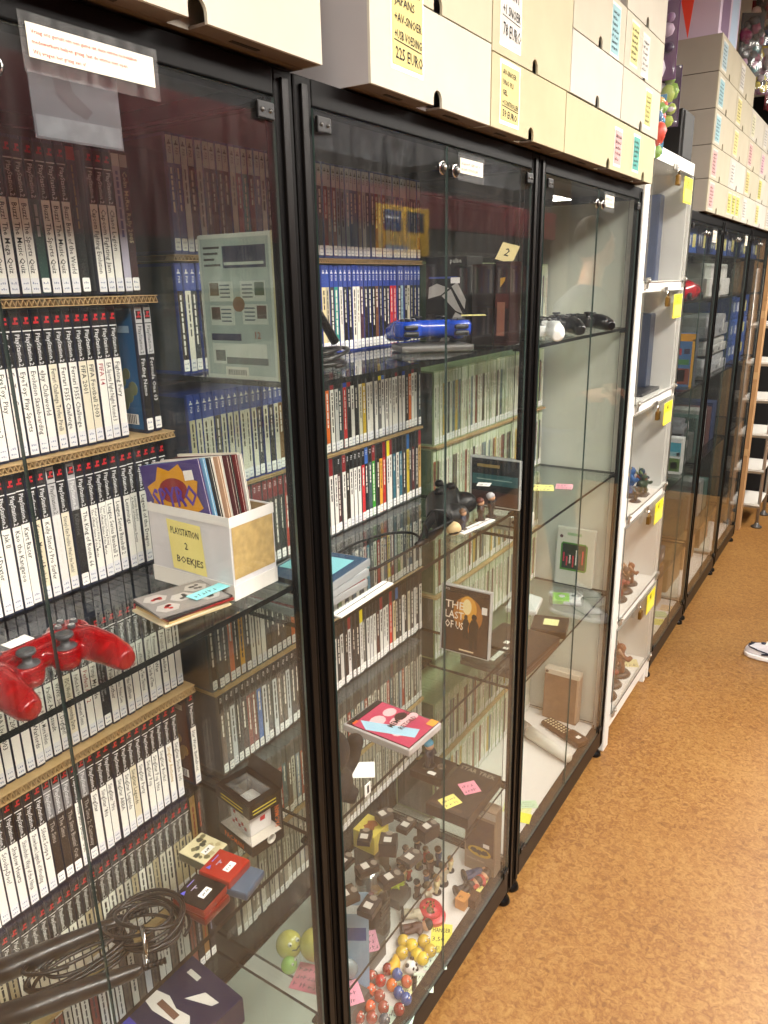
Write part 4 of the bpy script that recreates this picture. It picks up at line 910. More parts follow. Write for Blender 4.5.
def flat_case(loc, rot, label, cols_, group, deco=None, w_=.135, h_=.171, t_=.014, shell='#8f9294', name='game_case'):
    t = empty(name, loc, 0, label, 'game case', group, rot=rot)
    b = MB(); b.cbox((-w_/2, -h_/2, 0), (w_/2, h_/2, t_), mat(shell, .2), .0025); b.obj('case_body', t)
    b = MB(); b.box((-w_/2+.006, -h_/2+.004, t_), (w_/2-.003, h_/2-.004, t_+.0006), mat(cols_[0], .2))
    if deco: deco(b, w_, h_, t_+.0009)
    b.obj('cover_print', t)
    return t
for i, (c, lb) in enumerate((('#7a2c30', 'dark red case at the bottom of the small stack, second shelf'), ('#b4b6b4', 'grey case in the middle of the small stack, second shelf'), ('#2c4a66', 'blue case on top of the small stack, second shelf'))):
    def dd(b, w, h, z, i=i):
        if i == 2: b.box((-w/2+.01, -.02, z), (w/2-.02, .06, z+.0003), mat('#7fc4cc', .5))
    flat_case((-.115, .935+.008*i, 1.1405+.0152*i), (0, 0, .05*i), lb, (c,), 'small stack of cases on the second shelf', dd)
def d_demon(b, w, h, z):
    b.box((-w/2+.008, -h*.05, z), (w/2-.006, h*.16, z+.0003), mat('#2e5a5c', .35)); b.box((-w/2+.02, h*.30, z), (w*.1, h*.36, z+.0003), mat('#8a7a48', .4)); b.box((-w/2+.008, -h*.45, z), (w/2-.006, -h*.18, z+.0003), mat('#3c2422', .35)); b.box((-w/2+.02, h*.05, z+.0003), (w/2-.02, h*.07, z+.0005), mat('#8fa8a0', .4))
flat_case((-.062, 1.587, 1.1405+.061), (PI/2, 0, 0), 'wide grey-edged case with dark teal picture, leaning on the side glass', ('#23282a',), None, d_demon, .13, .120, .016, '#a8adaa')
# ---- second cabinet, third glass shelf
def d_tlou(b, w, h, z):
    b.box((-w/2+.008, -h/2+.006, z), (w/2-.005, h/2-.018, z+.0003), mat('#3a2414', .35)); z += .0004
    b.poly((.008, .02, z), X, Y, [(math.cos(a*PI/8)*.040, math.sin(a*PI/8)*.046) for a in range(16)], mat('#a86a1e', .4)); b.poly((.008, .034, z+.0002), X, Y, [(math.cos(a*PI/8)*.024, math.sin(a*PI/8)*.034) for a in range(16)], mat('#e0a23a', .4)); b.poly((.006, .040, z+.0004), X, Y, [(math.cos(a*PI/8)*.012, math.sin(a*PI/8)*.020) for a in range(16)], mat('#f4e2a8', .4))
    dk = mat('#1c130c', .4); z += .0006
    for cx, cy, s in ((.004, -.012, .8), (.026, -.020, 1.15)):   # two plain silhouettes
        b.poly((cx, cy, z), X, Y, [(-.008*s, -.04*s), (-.002*s, -.04*s), (0, -.012*s), (.003*s, -.04*s), (.010*s, -.04*s), (.008*s, .0), (.012*s, .014*s), (.006*s, .026*s), (-.006*s, .026*s), (-.012*s, .010*s)], dk)
        b.poly((cx, cy+.032*s, z), X, Y, [(math.cos(a*PI/5)*.0062*s, math.sin(a*PI/5)*.0075*s) for a in range(10)], dk)
    for i_, s_ in enumerate(('THE', 'LAST', 'OF US')): b.text(s_, (-w/2+.015, .030-.026*i_, z+.0006), X, Y, .0200, mat('#f0e8d8', .5), .050)
    b.text('PS3', (-w/2+.014, h/2-.013, z), X, Y, .006, mat('#c8c8c8', .5)); b.box((w/2-.022, .030, z), (w/2-.008, .048, z+.0003), PAPER); b.quad((-.012, -h/2+.011, z), X*.040, Y*.004, mat('#d8c8a8', .5))
flat_case((-.104, 1.5235, .7705+.0885), (PI/2-.06, 0, 0), 'case with orange glow and two silhouettes, standing by the side glass', ('#241813',), None, d_tlou, .135, .175, .014, '#a9aaa8')
def d_mem(b, w, h, z):
    b.box((-w/2+.008, -h/2+.006, z), (w/2-.005, h/2-.018, z+.0003), mat('#b83a5c', .3)); z += .0005
    b.box((-w/2+.008, h/2-.016, z-.0004), (w/2-.005, h/2-.004, z), mat('#1c1c1e', .3)); b.text('PS3', (-w/2+.014, h/2-.014, z), X, Y, .008, mat('#b8b8b8', .5))
    lp = mat('#e8b8bc', .4)
    for cx, cy, r_ in ((-.01, .03, .020), (.030, .028, .017), (.012, -.01, .024), (.045, -.02, .014), (-.02, -.03, .016)): b.poly((cx, cy, z), X, Y, [(math.cos(a*PI/6)*r_, math.sin(a*PI/6)*r_*.8) for a in range(12)], lp); z += .00008
    b.add([(-w/2+.008, .030, z), (-w/2+.03, .060, z), (.012, -.060, z), (-.018, -.068, z)], [(0, 1, 2, 3)], mat('#9fc8dc', .4)); b.poly((.03, .0, z), X, Y, [(math.cos(a*PI/6)*.016, math.sin(a*PI/6)*.012) for a in range(12)], mat('#3a1c22', .4))
    z += .0010; b.text('MEMORIES', (-.016, -.012, z), X, Y, .015, mat('#241c20', .4), .07); b.text('RETOLD', (-.010, -.032, z), X, Y, .012, mat('#241c20', .4), .055); b.box((.034, -.078, z), (.056, -.060, z+.0003), mat('#e8a040', .4)); b.box((-w/2+.009, .060, z), (-w/2+.024, .066, z+.0003), mat('#d8602c', .4))
flat_case((-.080, 1.140, .7705), (0, 0, 1.57-.05), 'pink-covered case lying flat on the third glass shelf', ('#4a1c28',), None, d_mem, .118, .165, .015, '#a8a4a2')
# plain black plush toy with one arm raised, its card behind
t = empty('plush_toy', (-.055, .905, .7705), 0, 'plain black plush toy with one arm raised, beside the post', 'toy')
pm = mat('#14100e', .9)
b = MB(); b.ball((0, -.01, .036), .042, pm, 20, (1, 1.05, .85)); b.ball((0, -.015, .100), .046, pm, 20, (.85, 1, .95)); b.tube([(.0, .02, .035), (.004, .052, .055), (.006, .062, .080)], [.020, .017, .015], pm, 14); b.ball((.006, .062, .082), .0165, pm); b.tube([(.02, .0, .02), (.045, .01, .012)], [.018, .014], pm, 12); smooth_mod(b.obj('body', t), .004, 4)
b = MB(); b.cbox((.052, .022, .006), (.0535, .040, .030), PAPER, .0004); b.quad((.0538, .028, .010), Y*.006, Z*.016, INK); b.obj('care_tag', t)
note(-.062, .992, .7712, .062, .048, .6, '#eceae6', 'blank white card under the arm of the black plush', 0)
# ---- second cabinet, lowest glass shelf
note(-.068, 1.478, .4172, .046, .046, .9, '#e58fa4', 'pink note on the flat dark box, lowest glass shelf', 2, None)
note(-.085, 1.405, .4172, .048, .040, 1.1, '#e6dc78', 'yellow note on the flat dark box, lowest glass shelf', 2, None)
def flatbox(x0, x1, y0, y1, z, h, col, name, label, cat='box', group=None, deco=None, rz=0):
    t = empty(name, ((x0+x1)/2, (y0+y1)/2, z), rz, label, cat, group); w_, l_ = (x1-x0)/2, (y1-y0)/2
    MB().cbox((-w_, -l_, 0), (w_, l_, h), mat(col, .4), .0015).obj('box_body', t)
    if deco: b = MB(); deco(b, w_, l_, h+.0005); b.obj('printed_top', t)
    return t
def d_st(b, w_, l_, z): b.text('STAR TREK', (-w_+.008, l_-.026, z), X, Y, .016, mat('#8a8474', .5), w_*1.7); b.quad((-w_+.006, -l_+.01, z), X*w_*1.5, Y*.01, mat('#4a3a30', .5))
flatbox(-.135, -.018, 1.37, 1.565, .3855, .031, '#2c231e', 'board_game_box', 'flat dark brown box lettered along its far edge, lowest glass shelf', deco=d_st)
flatbox(-.245, -.150, 1.475, 1.565, .3855, .022, '#241a16', 'gift_box', 'small dark box with a disc on it, lowest glass shelf', deco=lambda b, w_, l_, z: (b.lathe([(.012, 0), (.012, .001), (0, .001)], mat('#6a5a4c', .4, .4), Matrix.Translation((.02, .01, z)), 16), b.box((-.0, -.035, z), (.022, -.022, z+.0004), PAPER)))
figurine(-.205, 1.512, .408, .085, ('#2a2a32', '#3a8aa8', '#b0b0b8'), 'slim figurine with teal hair standing on the small dark box', 0, None)
lb_ = ['nearest the post', 'second from the post', 'in the middle', 'toward the far side']
k_ = 0
for i in range(4):
    for j in range(3):
        x0 = -.225+j*.062; y0 = 1.02+i*.085
        c = rn.choice(['#2a2420', '#33291f', '#3a3430', '#241e1c'])
        t = flatbox(x0, x0+rn.uniform(.028, .044), y0, y0+rn.uniform(.035, .056), .3855, rn.uniform(.012, .036), c, 'small_case', rz=rn.uniform(-.5, .5), label= 'small dark packet, %s from the left in the %s row, lowest glass shelf' % (ORD[i+1], ('rear', 'middle', 'front')[j]), cat='packet', group='small dark packets on the lowest glass shelf',
                deco=lambda b, w_, l_, z: (b.box((-.010, -.012, z), (.008, .004, z+.0004), mat('#b8b4aa', .6)), b.poly((0, .018, z), X, Y, [(math.cos(a*PI/5)*.009, math.sin(a*PI/5)*.007) for a in range(10)], mat('#7c7468', .4))))
# ---- floor of the second cabinet
ZF = .1115
def faceball(x, y, r, col, label, group, spots=3, dark='#241c18', name='toy_ball', sz=(1, 1, 1)):
    t = empty(name, (x, y, ZF), rn.uniform(-.3, .3), label, 'toy', group)
    b = MB(); b.ball((0, 0, r*sz[2]), r, mat(col, .25, coat=.4), 18, sz); b.obj('body', t)
    b = MB(); dm = mat(dark, .4); wm_ = mat('#e8e4dc', .4)
    for s in (-1, 1):
        a = Vector((.62, s*.32, .66)).normalized(); b.ball(Vector((a.x*sz[0], a.y*sz[1], (a.z+1)*sz[2]))*r, r*.17, wm_, 8); a2 = Vector((.68, s*.32, .66)).normalized(); b.ball(Vector((a2.x*1.12*sz[0], a2.y*1.1*sz[1], (a2.z*1.1+1)*sz[2]))*r, r*.09, dm, 8)
    b.tube([Vector((q.x*sz[0], q.y*sz[1], (q.z+1)*sz[2]))*r*1.01 for q in [Vector((.86, -.3, .32)).normalized(), Vector((.92, 0, .2)).normalized(), Vector((.86, .3, .32)).normalized()]], r*.05, dm, 5)
    b.obj('face', t)
    return t
EC = {'dark red': '#8c2a26', 'orange': '#d8702c', 'red': '#b8302a', 'blue': '#3a5a9c', 'brown-red': '#a0483a', 'slate': '#4c545e', 'coral': '#d0603c'}
eg = [(-.118, 1.000, 'red'), (-.090, 1.002, 'brown-red'), (-.066, 1.016, 'brown-red'), (-.040, 1.026, 'slate'), (-.112, 1.036, 'dark red'), (-.084, 1.036, 'coral'), (-.058, 1.050, 'brown-red'), (-.136, 1.028, 'blue'), (-.134, 1.062, 'brown-red'), (-.106, 1.070, 'coral'), (-.080, 1.068, 'brown-red'), (-.026, 1.064, 'dark red'), (-.100, 1.102, 'red'), (-.072, 1.106, 'orange'), (-.124, 1.100, 'brown-red'), (-.048, 1.098, 'blue'), (-.026, 1.094, 'blue'), (-.048, 1.132, 'coral'), (-.076, 1.136, 'blue'), (-.102, 1.136, 'dark red'), (-.052, 1.118, 'orange'), (-.150, 1.120, 'coral')]
eg = [e for i, e in enumerate(eg) if i != 20]
import collections
cnt = collections.Counter(c for _, _, c in eg); sn = collections.Counter()
seps = {'red': ['rearmost left', 'in the second row'], }
eg_n = 0
for x, y, c in eg:
    sn[c] += 1; eg_n += 1
    pos_ = 'only one of its colour' if cnt[c] == 1 else '%s of its colour from the left' % ORD[sn[c]]
    faceball(x, y, .0135, EC[c], '%s egg-shaped toy with a face, %s, cabinet floor' % (c, pos_), 'egg-shaped toys with faces on the cabinet floor', name='egg_toy', sz=(.95, .95, 1.12))
sm = [(-.098, 1.192), (-.088, 1.222), (-.070, 1.248), (-.064, 1.206), (-.044, 1.232), (-.048, 1.204), (-.112, 1.222)]
for i, (x, y) in enumerate(sm): faceball(x, y, .0155, '#e0c030' if i % 2 else '#c8a838', 'yellow toy ball with a drawn face, %s from the left of the clump' % ORD[i+1], 'yellow toy balls on the cabinet floor')
t = empty('toy_ball', (-.060, 1.168, ZF), 0, 'small black and white toy animal ball beside yellow note', 'toy')
b = MB(); b.ball((0, 0, .016), .016, mat('#e8e6e0', .4), 18); b.obj('body', t)
b = MB()
for s in (-1, 1): b.ball((-.002, s*.011, .030), .005, BLACK, 10); b.ball((.0125, s*.006, .0235), .0035, BLACK, 8, (.6, 1, 1.2)); b.ball((.010, s*.012, .005), .005, BLACK, 8)
b.ball((.0158, 0, .018), .002, BLACK, 8); b.obj('black_patches', t)
b = MB(); b.tube([(0, -.024, .014), (.008, -.012, .010), (.012, 0, .009), (.008, .012, .010), (0, .024, .016)], [.003, .012, .015, .012, .004], mat('#e0b030', .3), 14); tag(b.obj('toy_banana', None, (-.105, 1.150, ZF+.006)), 'yellow crescent toy left of the smiling balls', 'toy')
b = MB(); b.ball((0, 0, .016), .018, mat('#b88a28', .35), 16, (1, 1.2, .85)); b.ball((-.004, .030, .014), .015, mat('#b88a28', .35), 16); b.ball((.002, -.026, .013), .014, mat('#a87c24', .35), 16); smooth_mod(b.obj('toy_bear', None, (-.112, 1.140-.03, ZF+.0)), .002, 2); tag(bpy.data.objects['toy_bear'], 'ochre lumpy toy behind the red egg toys', 'toy')
bpy.data.objects['toy_bear'].location = (-.155, 1.150, ZF)
b = MB(); b.lathe([(.031, 0), (.031, .010), (.030, .012), (0, .012)], mat('#c83a44', .3), None, 28); t = empty('round_tin', (-.092, 1.335, ZF), 0, 'round red tin with open speckled lid, cabinet floor', 'tin'); b.obj('tin_base', t)
b = MB(); b.lathe([(.027, 0), (.029, .002), (.029, .010), (0, .012)], mat('#c23640', .3), Matrix.Translation((-.012, .004, .014)) @ Matrix.Rotation(.15, 4, 'Y'), 28)
for k in range(26):
    a = rn.uniform(0, 6.28); r_ = rn.uniform(0, .022); b.ball((-.012+r_*math.cos(a), .004+r_*math.sin(a), .0275), rn.uniform(.002, .004), mat(rn.choice(['#3a2018', '#6a4a20', '#8a7a3a', '#2c1c18']), .5), 6)
b.obj('lid', t)
note(-.045, 1.290, ZF, .052, .088, .45, '#e6de5c', 'yellow note reading 2 euro, on the cabinet floor', 3, ['HANGER', '3,50', '2 EURO'], None)
note(-.052, 1.135, ZF, .05, .05, .5, '#d8dca0', 'pale yellow-green note left of the small toy animal ball', 3)
note(-.022, 1.160, ZF, .05, .05, .5, '#cfdcc8', 'pale green note at the front edge below the balls', 3)
note(-.028, 1.225, ZF, .055, .05, .6, '#c8dccb', 'mint green note right of the yellow toy balls', 3)
note(-.020, 1.055, ZF, .06, .05, .3, '#c2dccc', 'mint green note in front of the egg toys', 2)
note(-.040, 1.478, ZF, .055, .07, .4, '#e4e084', 'yellow note in the right corner of the cabinet floor', 4)
note(-.165, 1.145, ZF+.052, .052, .06, .8, '#e79ab4', 'pink note behind the yellow crescent toy', 3)
note(-.120, 1.010, ZF+.055, .052, .06, .9, '#e79ab0', 'pink note by the post, near the egg toys', 3)
b = MB()
for q_ in ((-.165, 1.145), (-.120, 1.010)): flatbox(q_[0]-.035, q_[0]+.03, q_[1]-.04, q_[1]+.035, ZF, .051, '#5a5652', 'clear_packet', 'grey packet under the pink note %s' % ('by the post' if q_[1] < 1.05 else 'behind the crescent toy'), 'packet', 'packets under pink notes')
def blister(x, y, z, rz, lean, label, col, w_=.11, h_=.19):
    t = empty('blister_pack', (x, y, z), 0, label, 'package', None, rot=(lean, 0, rz))
    b = MB(); b.cbox((-w_/2, 0, 0), (w_/2, .002, h_), mat(col, .35), .0006); b.obj('backing_card', t)
    b = MB(); b.quad((-w_/2+.006, -.0005, h_*.55), X*(w_-.012), Z*h_*.12, mat('#2c4a8a', .4)); b.quad((-w_/2+.01, -.0005, h_*.8), X*(w_-.03), Z*h_*.08, mat('#d8dce0', .5)); b.quad((-w_/2+.01, -.0005, h_*.1), X*(w_*.5), Z*h_*.06, mat('#3a4a5a', .5)); b.obj('printed_panel', t)
    b = MB(); b.ball((0, -.012, h_*.32), .024, mat('#9aa4ac', .2), 16, (1.1, .55, 1)); b.ball((0, -.024, h_*.34), .007, BLACK, 10); b.obj('blister', t)
blister(-.145, 1.035, ZF, .55, -.22, 'blue and grey hanging package leaning near the post', '#8ea6c0', .10, .25)
# tall dark toy with a silver dome
t = empty('toy_robot', (-.205, 1.225, ZF), 0, 'dark ribbed toy with large silver dome head', 'toy')
b = MB(); b.lathe([(.045, 0), (.046, .02), (.036, .035), (.040, .10), (.032, .115), (0, .118)], mat('#2e2824', .35), None, 20)
for k in range(6): b.cbox((.036, -.02, .04+.011*k), (.042, .02, .046+.011*k), mat('#4a423a', .4), .001)
b.obj('body', t)
MB().ball((0, 0, .150), .040, mat('#a8a8a6', .18, .8), 24, (1, 1, 1.15)).obj('dome', t)
t = flatbox(-.262, -.20, 1.235, 1.300, ZF, .215, '#4a443c', 'display_stand', 'tall dark block behind the silver-domed toy', 'stand')
flatbox(-.262, -.20, 1.235, 1.300, ZF+.2155, .052, '#cdb850', 'yellow_box', 'yellow cube box with brown print on top of the dark block', 'box', None, lambda b, w_, l_, z: b.poly((0, 0, z), X, Y, [(math.cos(a*PI/6)*.018*(1 if a % 2 else .6), math.sin(a*PI/6)*.02) for a in range(12)], mat('#8a4a20', .5)))
b = MB()
for k in range(40):
    a, c_ = rn.uniform(0, 2*PI), rn.uniform(-.2, 1); s_ = math.sqrt(max(0, 1-c_*c_)); d = Vector((math.cos(a)*s_, math.sin(a)*s_, c_)); b.tube([d*.008+Z*.024, d*.024+Z*.024], [.004, .0015], mat('#b8c838', .4), 6)
b.ball((0, 0, .024), .015, mat('#c4d040', .4), 14); tag(b.obj('spiky_ball', None, (-.205, 1.335, ZF+.03)), 'spiky lime green toy ball', 'toy')
tag(MB().cbox((-.03, -.03, 0), (.03, .03, .03), mat('#57504a', .4), .004).obj('clear_packet', None, (-.205, 1.335, ZF)), 'grey packet beneath the spiky lime ball', 'packet', None)
# heap of small figures towards the right
fc = [('#3a3028', '#5a4030', '#8a7050'), ('#8a7a50', '#403020', '#b0a080'), ('#4a2c24', '#241c18', '#a86a50'), ('#b0a890', '#6a5840', '#c8c0a8'), ('#241f1d', '#3a2a20', '#6a5a48'), ('#a83a30', '#3a2a20', '#c8a088'), ('#2c3a5a', '#5a3a20', '#7a8aa0'), ('#c8b888', '#8a6a40', '#e0d0a8')]
fn = ['dark brown', 'khaki', 'maroon', 'pale grey', 'near-black', 'red', 'navy blue', 'cream']
i = 0
for r_, yy in enumerate((1.375, 1.415, 1.455, 1.495)):
    for q_, xx in enumerate((-.245, -.205, -.165, -.125)):
        c = i % 8; h = rn.uniform(.045, .07)
        t = figurine(xx+rn.uniform(-.008, .008), yy+rn.uniform(-.008, .008), ZF, h, fc[c], '%s figurine on the cabinet floor, %s from the back in the %s file' % (fn[c], ORD[q_+1], ORD[r_+1]), rn.random(), 'small figurines crowded on the cabinet floor'); i += 1
for k, (xx, yy, rz, c) in enumerate(((-.075, 1.425, 1.1, 4), (-.055, 1.455, 1.3, 5), (-.085, 1.485, .9, 6), (-.16, 1.29, .6, 3), (-.135, 1.245, .8, 2))):
    t = figurine(xx, yy, ZF+.014, .085, fc[c], '%s figurine lying on its back, %s' % (fn[c], ('next to the yellow notes', 'with red clothing by the yellow notes', 'by the bat-emblem box', 'left of the figurine crowd', 'behind the egg toys and tin')[k]), .5, 'figurines lying down on the cabinet floor')
    t.rotation_euler = (0, PI/2, rz)
flatbox(-.062, -.034, 1.392, 1.425, ZF, .030, '#c88a4a', 'small_carton', 'small orange-brown carton near the yellow note', 'box', None, lambda b, w_, l_, z: b.text('go', (-.008, -.006, z), X, Y, .008, INK))
flatbox(-.040, -.014, 1.412, 1.448, ZF, .026, '#4a3020', 'small_carton', 'small dark brown carton beside the orange-brown one', 'box')
faceball(-.165, 1.075, .016, '#b8402e', 'round red toy ball behind the crescent toy', None); faceball(-.150, 1.100, .018, '#3a6aa8', 'round blue toy ball behind the crescent toy', None)
b = MB()
for k in range(3): b.tube([(0, -.05+.02*k, .012), (.03, .0+.02*k, .012)], .008, mat('#8a8680', .25, .7), 10)
b.tube([(-.01, -.05, .02), (.01, .05, .02)], .006, mat('#2c2824', .4), 8); tag(b.obj('metal_toy', None, (-.130, 1.065, ZF), (0, 0, .5)), 'silver and black toy weapon behind the egg toys', 'toy')
# box with the bat emblem
def d_bat(b, w_, h_):
    e = -.0006
    b.quad((.0, e, h_-.024), X*w_, Z*.022, mat('#b5aea2', .5)); b.text('DC', (w_*.35, e*2, h_-.018), X, Z, .010, INK)
    b.quad((.004, e, .062), X*(w_-.008), Z*(h_-.095), mat('#4a3426', .3)); b.poly((w_*.5, e*2, .068), X, Z, [(math.cos(a*PI/10)*.034, math.sin(a*PI/10)*.016) for a in range(20)], mat('#c8a838', .4))
    b.poly((w_*.5, e*3, .068), X, Z, [(0, -.011), (.006, -.005), (.016, -.006), (.028, .0), (.022, .009), (.012, .009), (.006, .004), (.003, .008), (0, .005), (-.003, .008), (-.006, .004), (-.012, .009), (-.022, .009), (-.028, 0), (-.016, -.006), (-.006, -.005)], mat('#1c1714', .4))
    b.quad((w_*.62, e*3, .088), X*.018, Z*.012, PAPER); b.quad((.006, e, .018), X*(w_-.02), Z*.008, mat('#8a7a60', .5)); b.text('COLLECTION', (.008, e*2, .036), X, Z, .006, mat('#d8c8a8', .5), .06)
stand_box(-.108, -.018, 1.535, 1.575, ZF, .205, '#8a7762', 'figure_box', 'tall window box with yellow oval bat emblem, right corner', deco=d_bat)
# things seen low through the nearest cabinet
for bx_, by_, br_, bc_, bl_ in ((-.155, .868, .026, '#c8c060', 'pale yellow toy ball on the lowest glass shelf, left end of the second cabinet'), (-.108, .892, .031, '#c8c060', 'largest pale yellow toy ball on the lowest glass shelf, near the post'), (-.130, .838, .016, '#9ac860', 'small light green ball beside the pale yellow balls'), (-.040, .862, .024, '#d89060', 'pale orange ball at the front of the lowest glass shelf')):
    t = faceball(bx_, by_, br_, bc_, bl_, None); t.location.z = .3856
note(-.080, .850, .3856, .08, .06, .3, '#d87a90', 'pink card at the left end of the lowest glass shelf', 3); note(-.05, .94, ZF+.0, .03, .04, .8, '#d88a98', 'small pink card near the pale orange ball', 2)

# ------------------------------------------------------------------ third cabinet
wsm = mat('#e2e4e0', .3, coat=.2)
gamepad((-.085, 1.795, 1.5135), -1.15, 'white game controller on the top shelf of the third cabinet', '#e8e8e4', '#3a3a3a', 'offset', smat=wsm)
gamepad((-.110, 1.985, 1.5135), -.95, 'black game controller in the middle of the top shelf', '#17171a', '#101012', 'offset', 'black game controllers')
gamepad((-.095, 2.165, 1.5135), -.75, 'black game controller at the right end of the top shelf', '#17171a', '#101012', 'offset', 'black game controllers')
t = empty('white_device', (-.070, 1.695, 1.0555), 0, 'white rounded device at the left edge of the middle shelf, third cabinet', 'device')
MB().cbox((-.05, -.035, 0), (.045, .045, .038), mat('#d8dad4', .35), .008).obj('body', t)
b = MB(); b.quad((-.03, -.0355, .010), X*.06, Z*.005, mat('#3a3c3c', .5)); b.cyl((.02, -.036, .026), (.02, -.0345, .026), .004, mat('#3a3c3c', .5), 12); b.obj('front_slots', t)
note(-.148, 2.09, 1.0562, .075, .07, .4, '#e4e58c', 'yellow note on the middle shelf of the third cabinet', 2)
note(-.092, 2.135, 1.0562, .05, .06, .3, '#e8a8b4', 'pink note beside a yellow one, third cabinet', 2)
# hanging pouch package
t = empty('blister_pack', (-.128, 2.372, .6415), 0, 'pale hanging package with green window leaning on the side glass', 'package', None, rot=(-.05, 0, .0))
b = MB(); b.cbox((-.068, 0, 0), (.068, .018, .205), mat('#c8ccc0', .3), .005); b.obj('package_body', t)
b = MB(); e = -.0007
b.poly((0, e, .105), X, Z, [(-.050, -.052), (.038, -.052), (.044, -.044), (.044, .040), (.036, .048), (-.044, .048), (-.050, .040)], mat('#4c8a2c', .4)); b.quad((-.044, e*2, .060), X*.082, Z*.088, mat('#243018', .35))
for k in range(7): b.quad((-.040+.011*k, e*3, .066+rn.uniform(0, .02)), X*.005, Z*rn.uniform(.03, .055), mat(rn.choice(['#c03040', '#d8d8d0', '#40404a', '#6aa83a']), .5))
b.quad((-.03, e, .178), X*.05, Z*.010, mat('#98b890', .5)); b.poly((-.05, e, .172), X, Z, [(math.cos(a*PI/5)*.006, math.sin(a*PI/5)*.006) for a in range(10)], mat('#5a3a3a', .5)); b.obj('printed_window', t)
t = empty('soft_package', (-.100, 2.235, .6415), .35, 'clear bag with green and white cable, in front of the hanging package', 'package')
b = MB(); b.cbox((-.055, -.05, 0), (.055, .05, .032), G_WRAP, .014); b.obj('bag', t)
b = MB(); b.cbox((-.045, -.04, .004), (.01, .03, .018), mat('#8ac83a', .4), .004); b.cbox((-.01, -.045, .006), (.045, .04, .016), mat('#c8cccc', .4), .004); b.lathe([(.010, 0), (.010, .002), (0, .002)], mat('#e8ece8', .4), Matrix.Translation((-.015, -.005, .0185)), 18); b.lathe([(.006, 0), (.006, .002), (0, .002)], mat('#4a5a5a', .4), Matrix.Translation((.022, .01, .0165)), 16); b.tube([(.03, -.04, .02), (.05, 0, .022), (.03, .04, .02)], .003, WHITE, 6); b.obj('green_insert', t)
t = empty('game_cartridge_box', (-.065, 2.005, .6415), .25, 'dark brown box with pale yellow note on top, third cabinet', 'box')
b = MB(); b.cbox((-.055, -.055, 0), (.050, .050, .024), mat('#2a1e1a', .35), .004); b.obj('box_body', t)
b = MB(); b.cbox((-.022, -.018, .0245), (.022, .024, .0254), mat('#dfe0a0', .6), .0003); b.obj('note', t)
t = empty('laptop', (-.095, 1.80, .6415), -.05, 'closed dark brown laptop-like device with white strip, third cabinet', 'device')
b = MB(); b.cbox((-.10, -.13, 0), (.085, .125, .014), mat('#4a342a', .35), .003); b.cbox((-.10, -.13, .0145), (.085, .125, .028), mat('#33251f', .3), .004); b.obj('case_body', t)
MB().cbox((-.02, -.11, .0285), (-.006, -.02, .0292), PAPER, .0003).cbox((-.035, .0, .0285), (-.02, .018, .0292), PAPER, .0003).obj('paper_strip', t)
t = empty('white_device', (-.20, 2.12, .6415), .2, 'small white pointed device behind the dark box, third cabinet', 'device')
b = MB(); b.cbox((-.05, -.06, 0), (.05, .06, .018), mat('#c8ccc8', .3), .006); b.obj('base', t); MB().add([(-.045, -.055, .0185), (.045, -.055, .0185), (.045, .055, .0185), (-.045, .055, .0185), (-.02, 0, .05), (.0, .01, .048)], [(0, 1, 5, 4), (1, 2, 5), (2, 3, 4, 5), (3, 0, 4), (3, 2, 1, 0)], mat('#b8c4c0', .3)).obj('lid', t)
# floor of the third cabinet
t = empty('brown_case', (-.140, 2.372, ZF), 0, 'brown case with pale top edge leaning on the white cabinet side', 'case', None, rot=(-.04, 0, 0))
b = MB(); b.cbox((-.068, -.02, 0), (.060, .018, .195), mat('#8a6a52', .45, noise=.12, scale=30), .004); b.obj('case_body', t)
b = MB(); b.cbox((-.069, -.021, .178), (.061, .019, .198), mat('#d0c6b4', .4), .003); b.cbox((.054, -.0215, .01), (.0615, .019, .178), mat('#b89a80', .4), .001); b.lathe([(.006, 0), (.006, .001), (0, .001)], mat('#6a5a50', .5), Matrix.Translation((-.058, -.0215, .188)) @ Matrix.Rotation(PI/2, 4, 'X'), 14); b.obj('pale_edge', t)
t = empty('microphone', (-.135, 2.175, ZF), 0, 'white and grey cylindrical microphone lying on the cabinet floor', 'microphone')
b = MB(); p, q_ = Vector((-.06, .025, .024)), Vector((.105, -.045, .020)); b.tube([p, p+(q_-p)*.5, q_], [.022, .021, .018], mat('#d2cfc4', .35), 20); b.obj('handle', t)
b = MB(); n = (p-q_).normalized(); b.tube([p, p+n*.018, p+n*.05, p+n*.07, p+n*.078], [.022, .025, .026, .022, .010], mat('#6e6a60', .5, .4), 20); b.obj('grille', t)
b = MB(); n2 = (q_-p).normalized(); b.tube([q_, q_+n2*.006, q_+n2*.010], [.0165, .016, .010], mat('#e0dcd0', .3), 20); b.obj('end_cap', t)
t = empty('remote_control', (-.085, 2.275, ZF), -.42, 'dark brown remote control with rows of small pale buttons', 'remote control')
b = MB(); b.cbox((-.105, -.026, 0), (.075, .026, .020), mat('#4a3020', .4), .008); b.cbox((.0, -.028, .001), (.080, .028, .026), mat('#43291b', .4), .010); b.obj('body', t)
for r_ in range(8):
    for c_ in range(3):
        MB().cbox((-.094+r_*.013, -.017+c_*.0125, .0205), (-.088+r_*.013, -.010+c_*.0125, .0225), mat('#d8cfae', .5), .001).obj('button', t)
MB().cbox((.046, -.008, .0265), (.060, .008, .0273), PAPER, .0002).obj('price_sticker', t)
note(-.080, 1.835, ZF, .085, .06, .25, '#d8dc98', 'pale yellow lined note, left part of the white cabinet floor', 5); note(-.050, 1.800, ZF+.001, .05, .045, .2, '#e6e23c', 'bright yellow note peeking out under the lined note', 0); note(-.058, 1.865, ZF+.0012, .055, .035, .6, '#c0dcb8', 'pale green note crossing the lined yellow note', 3)

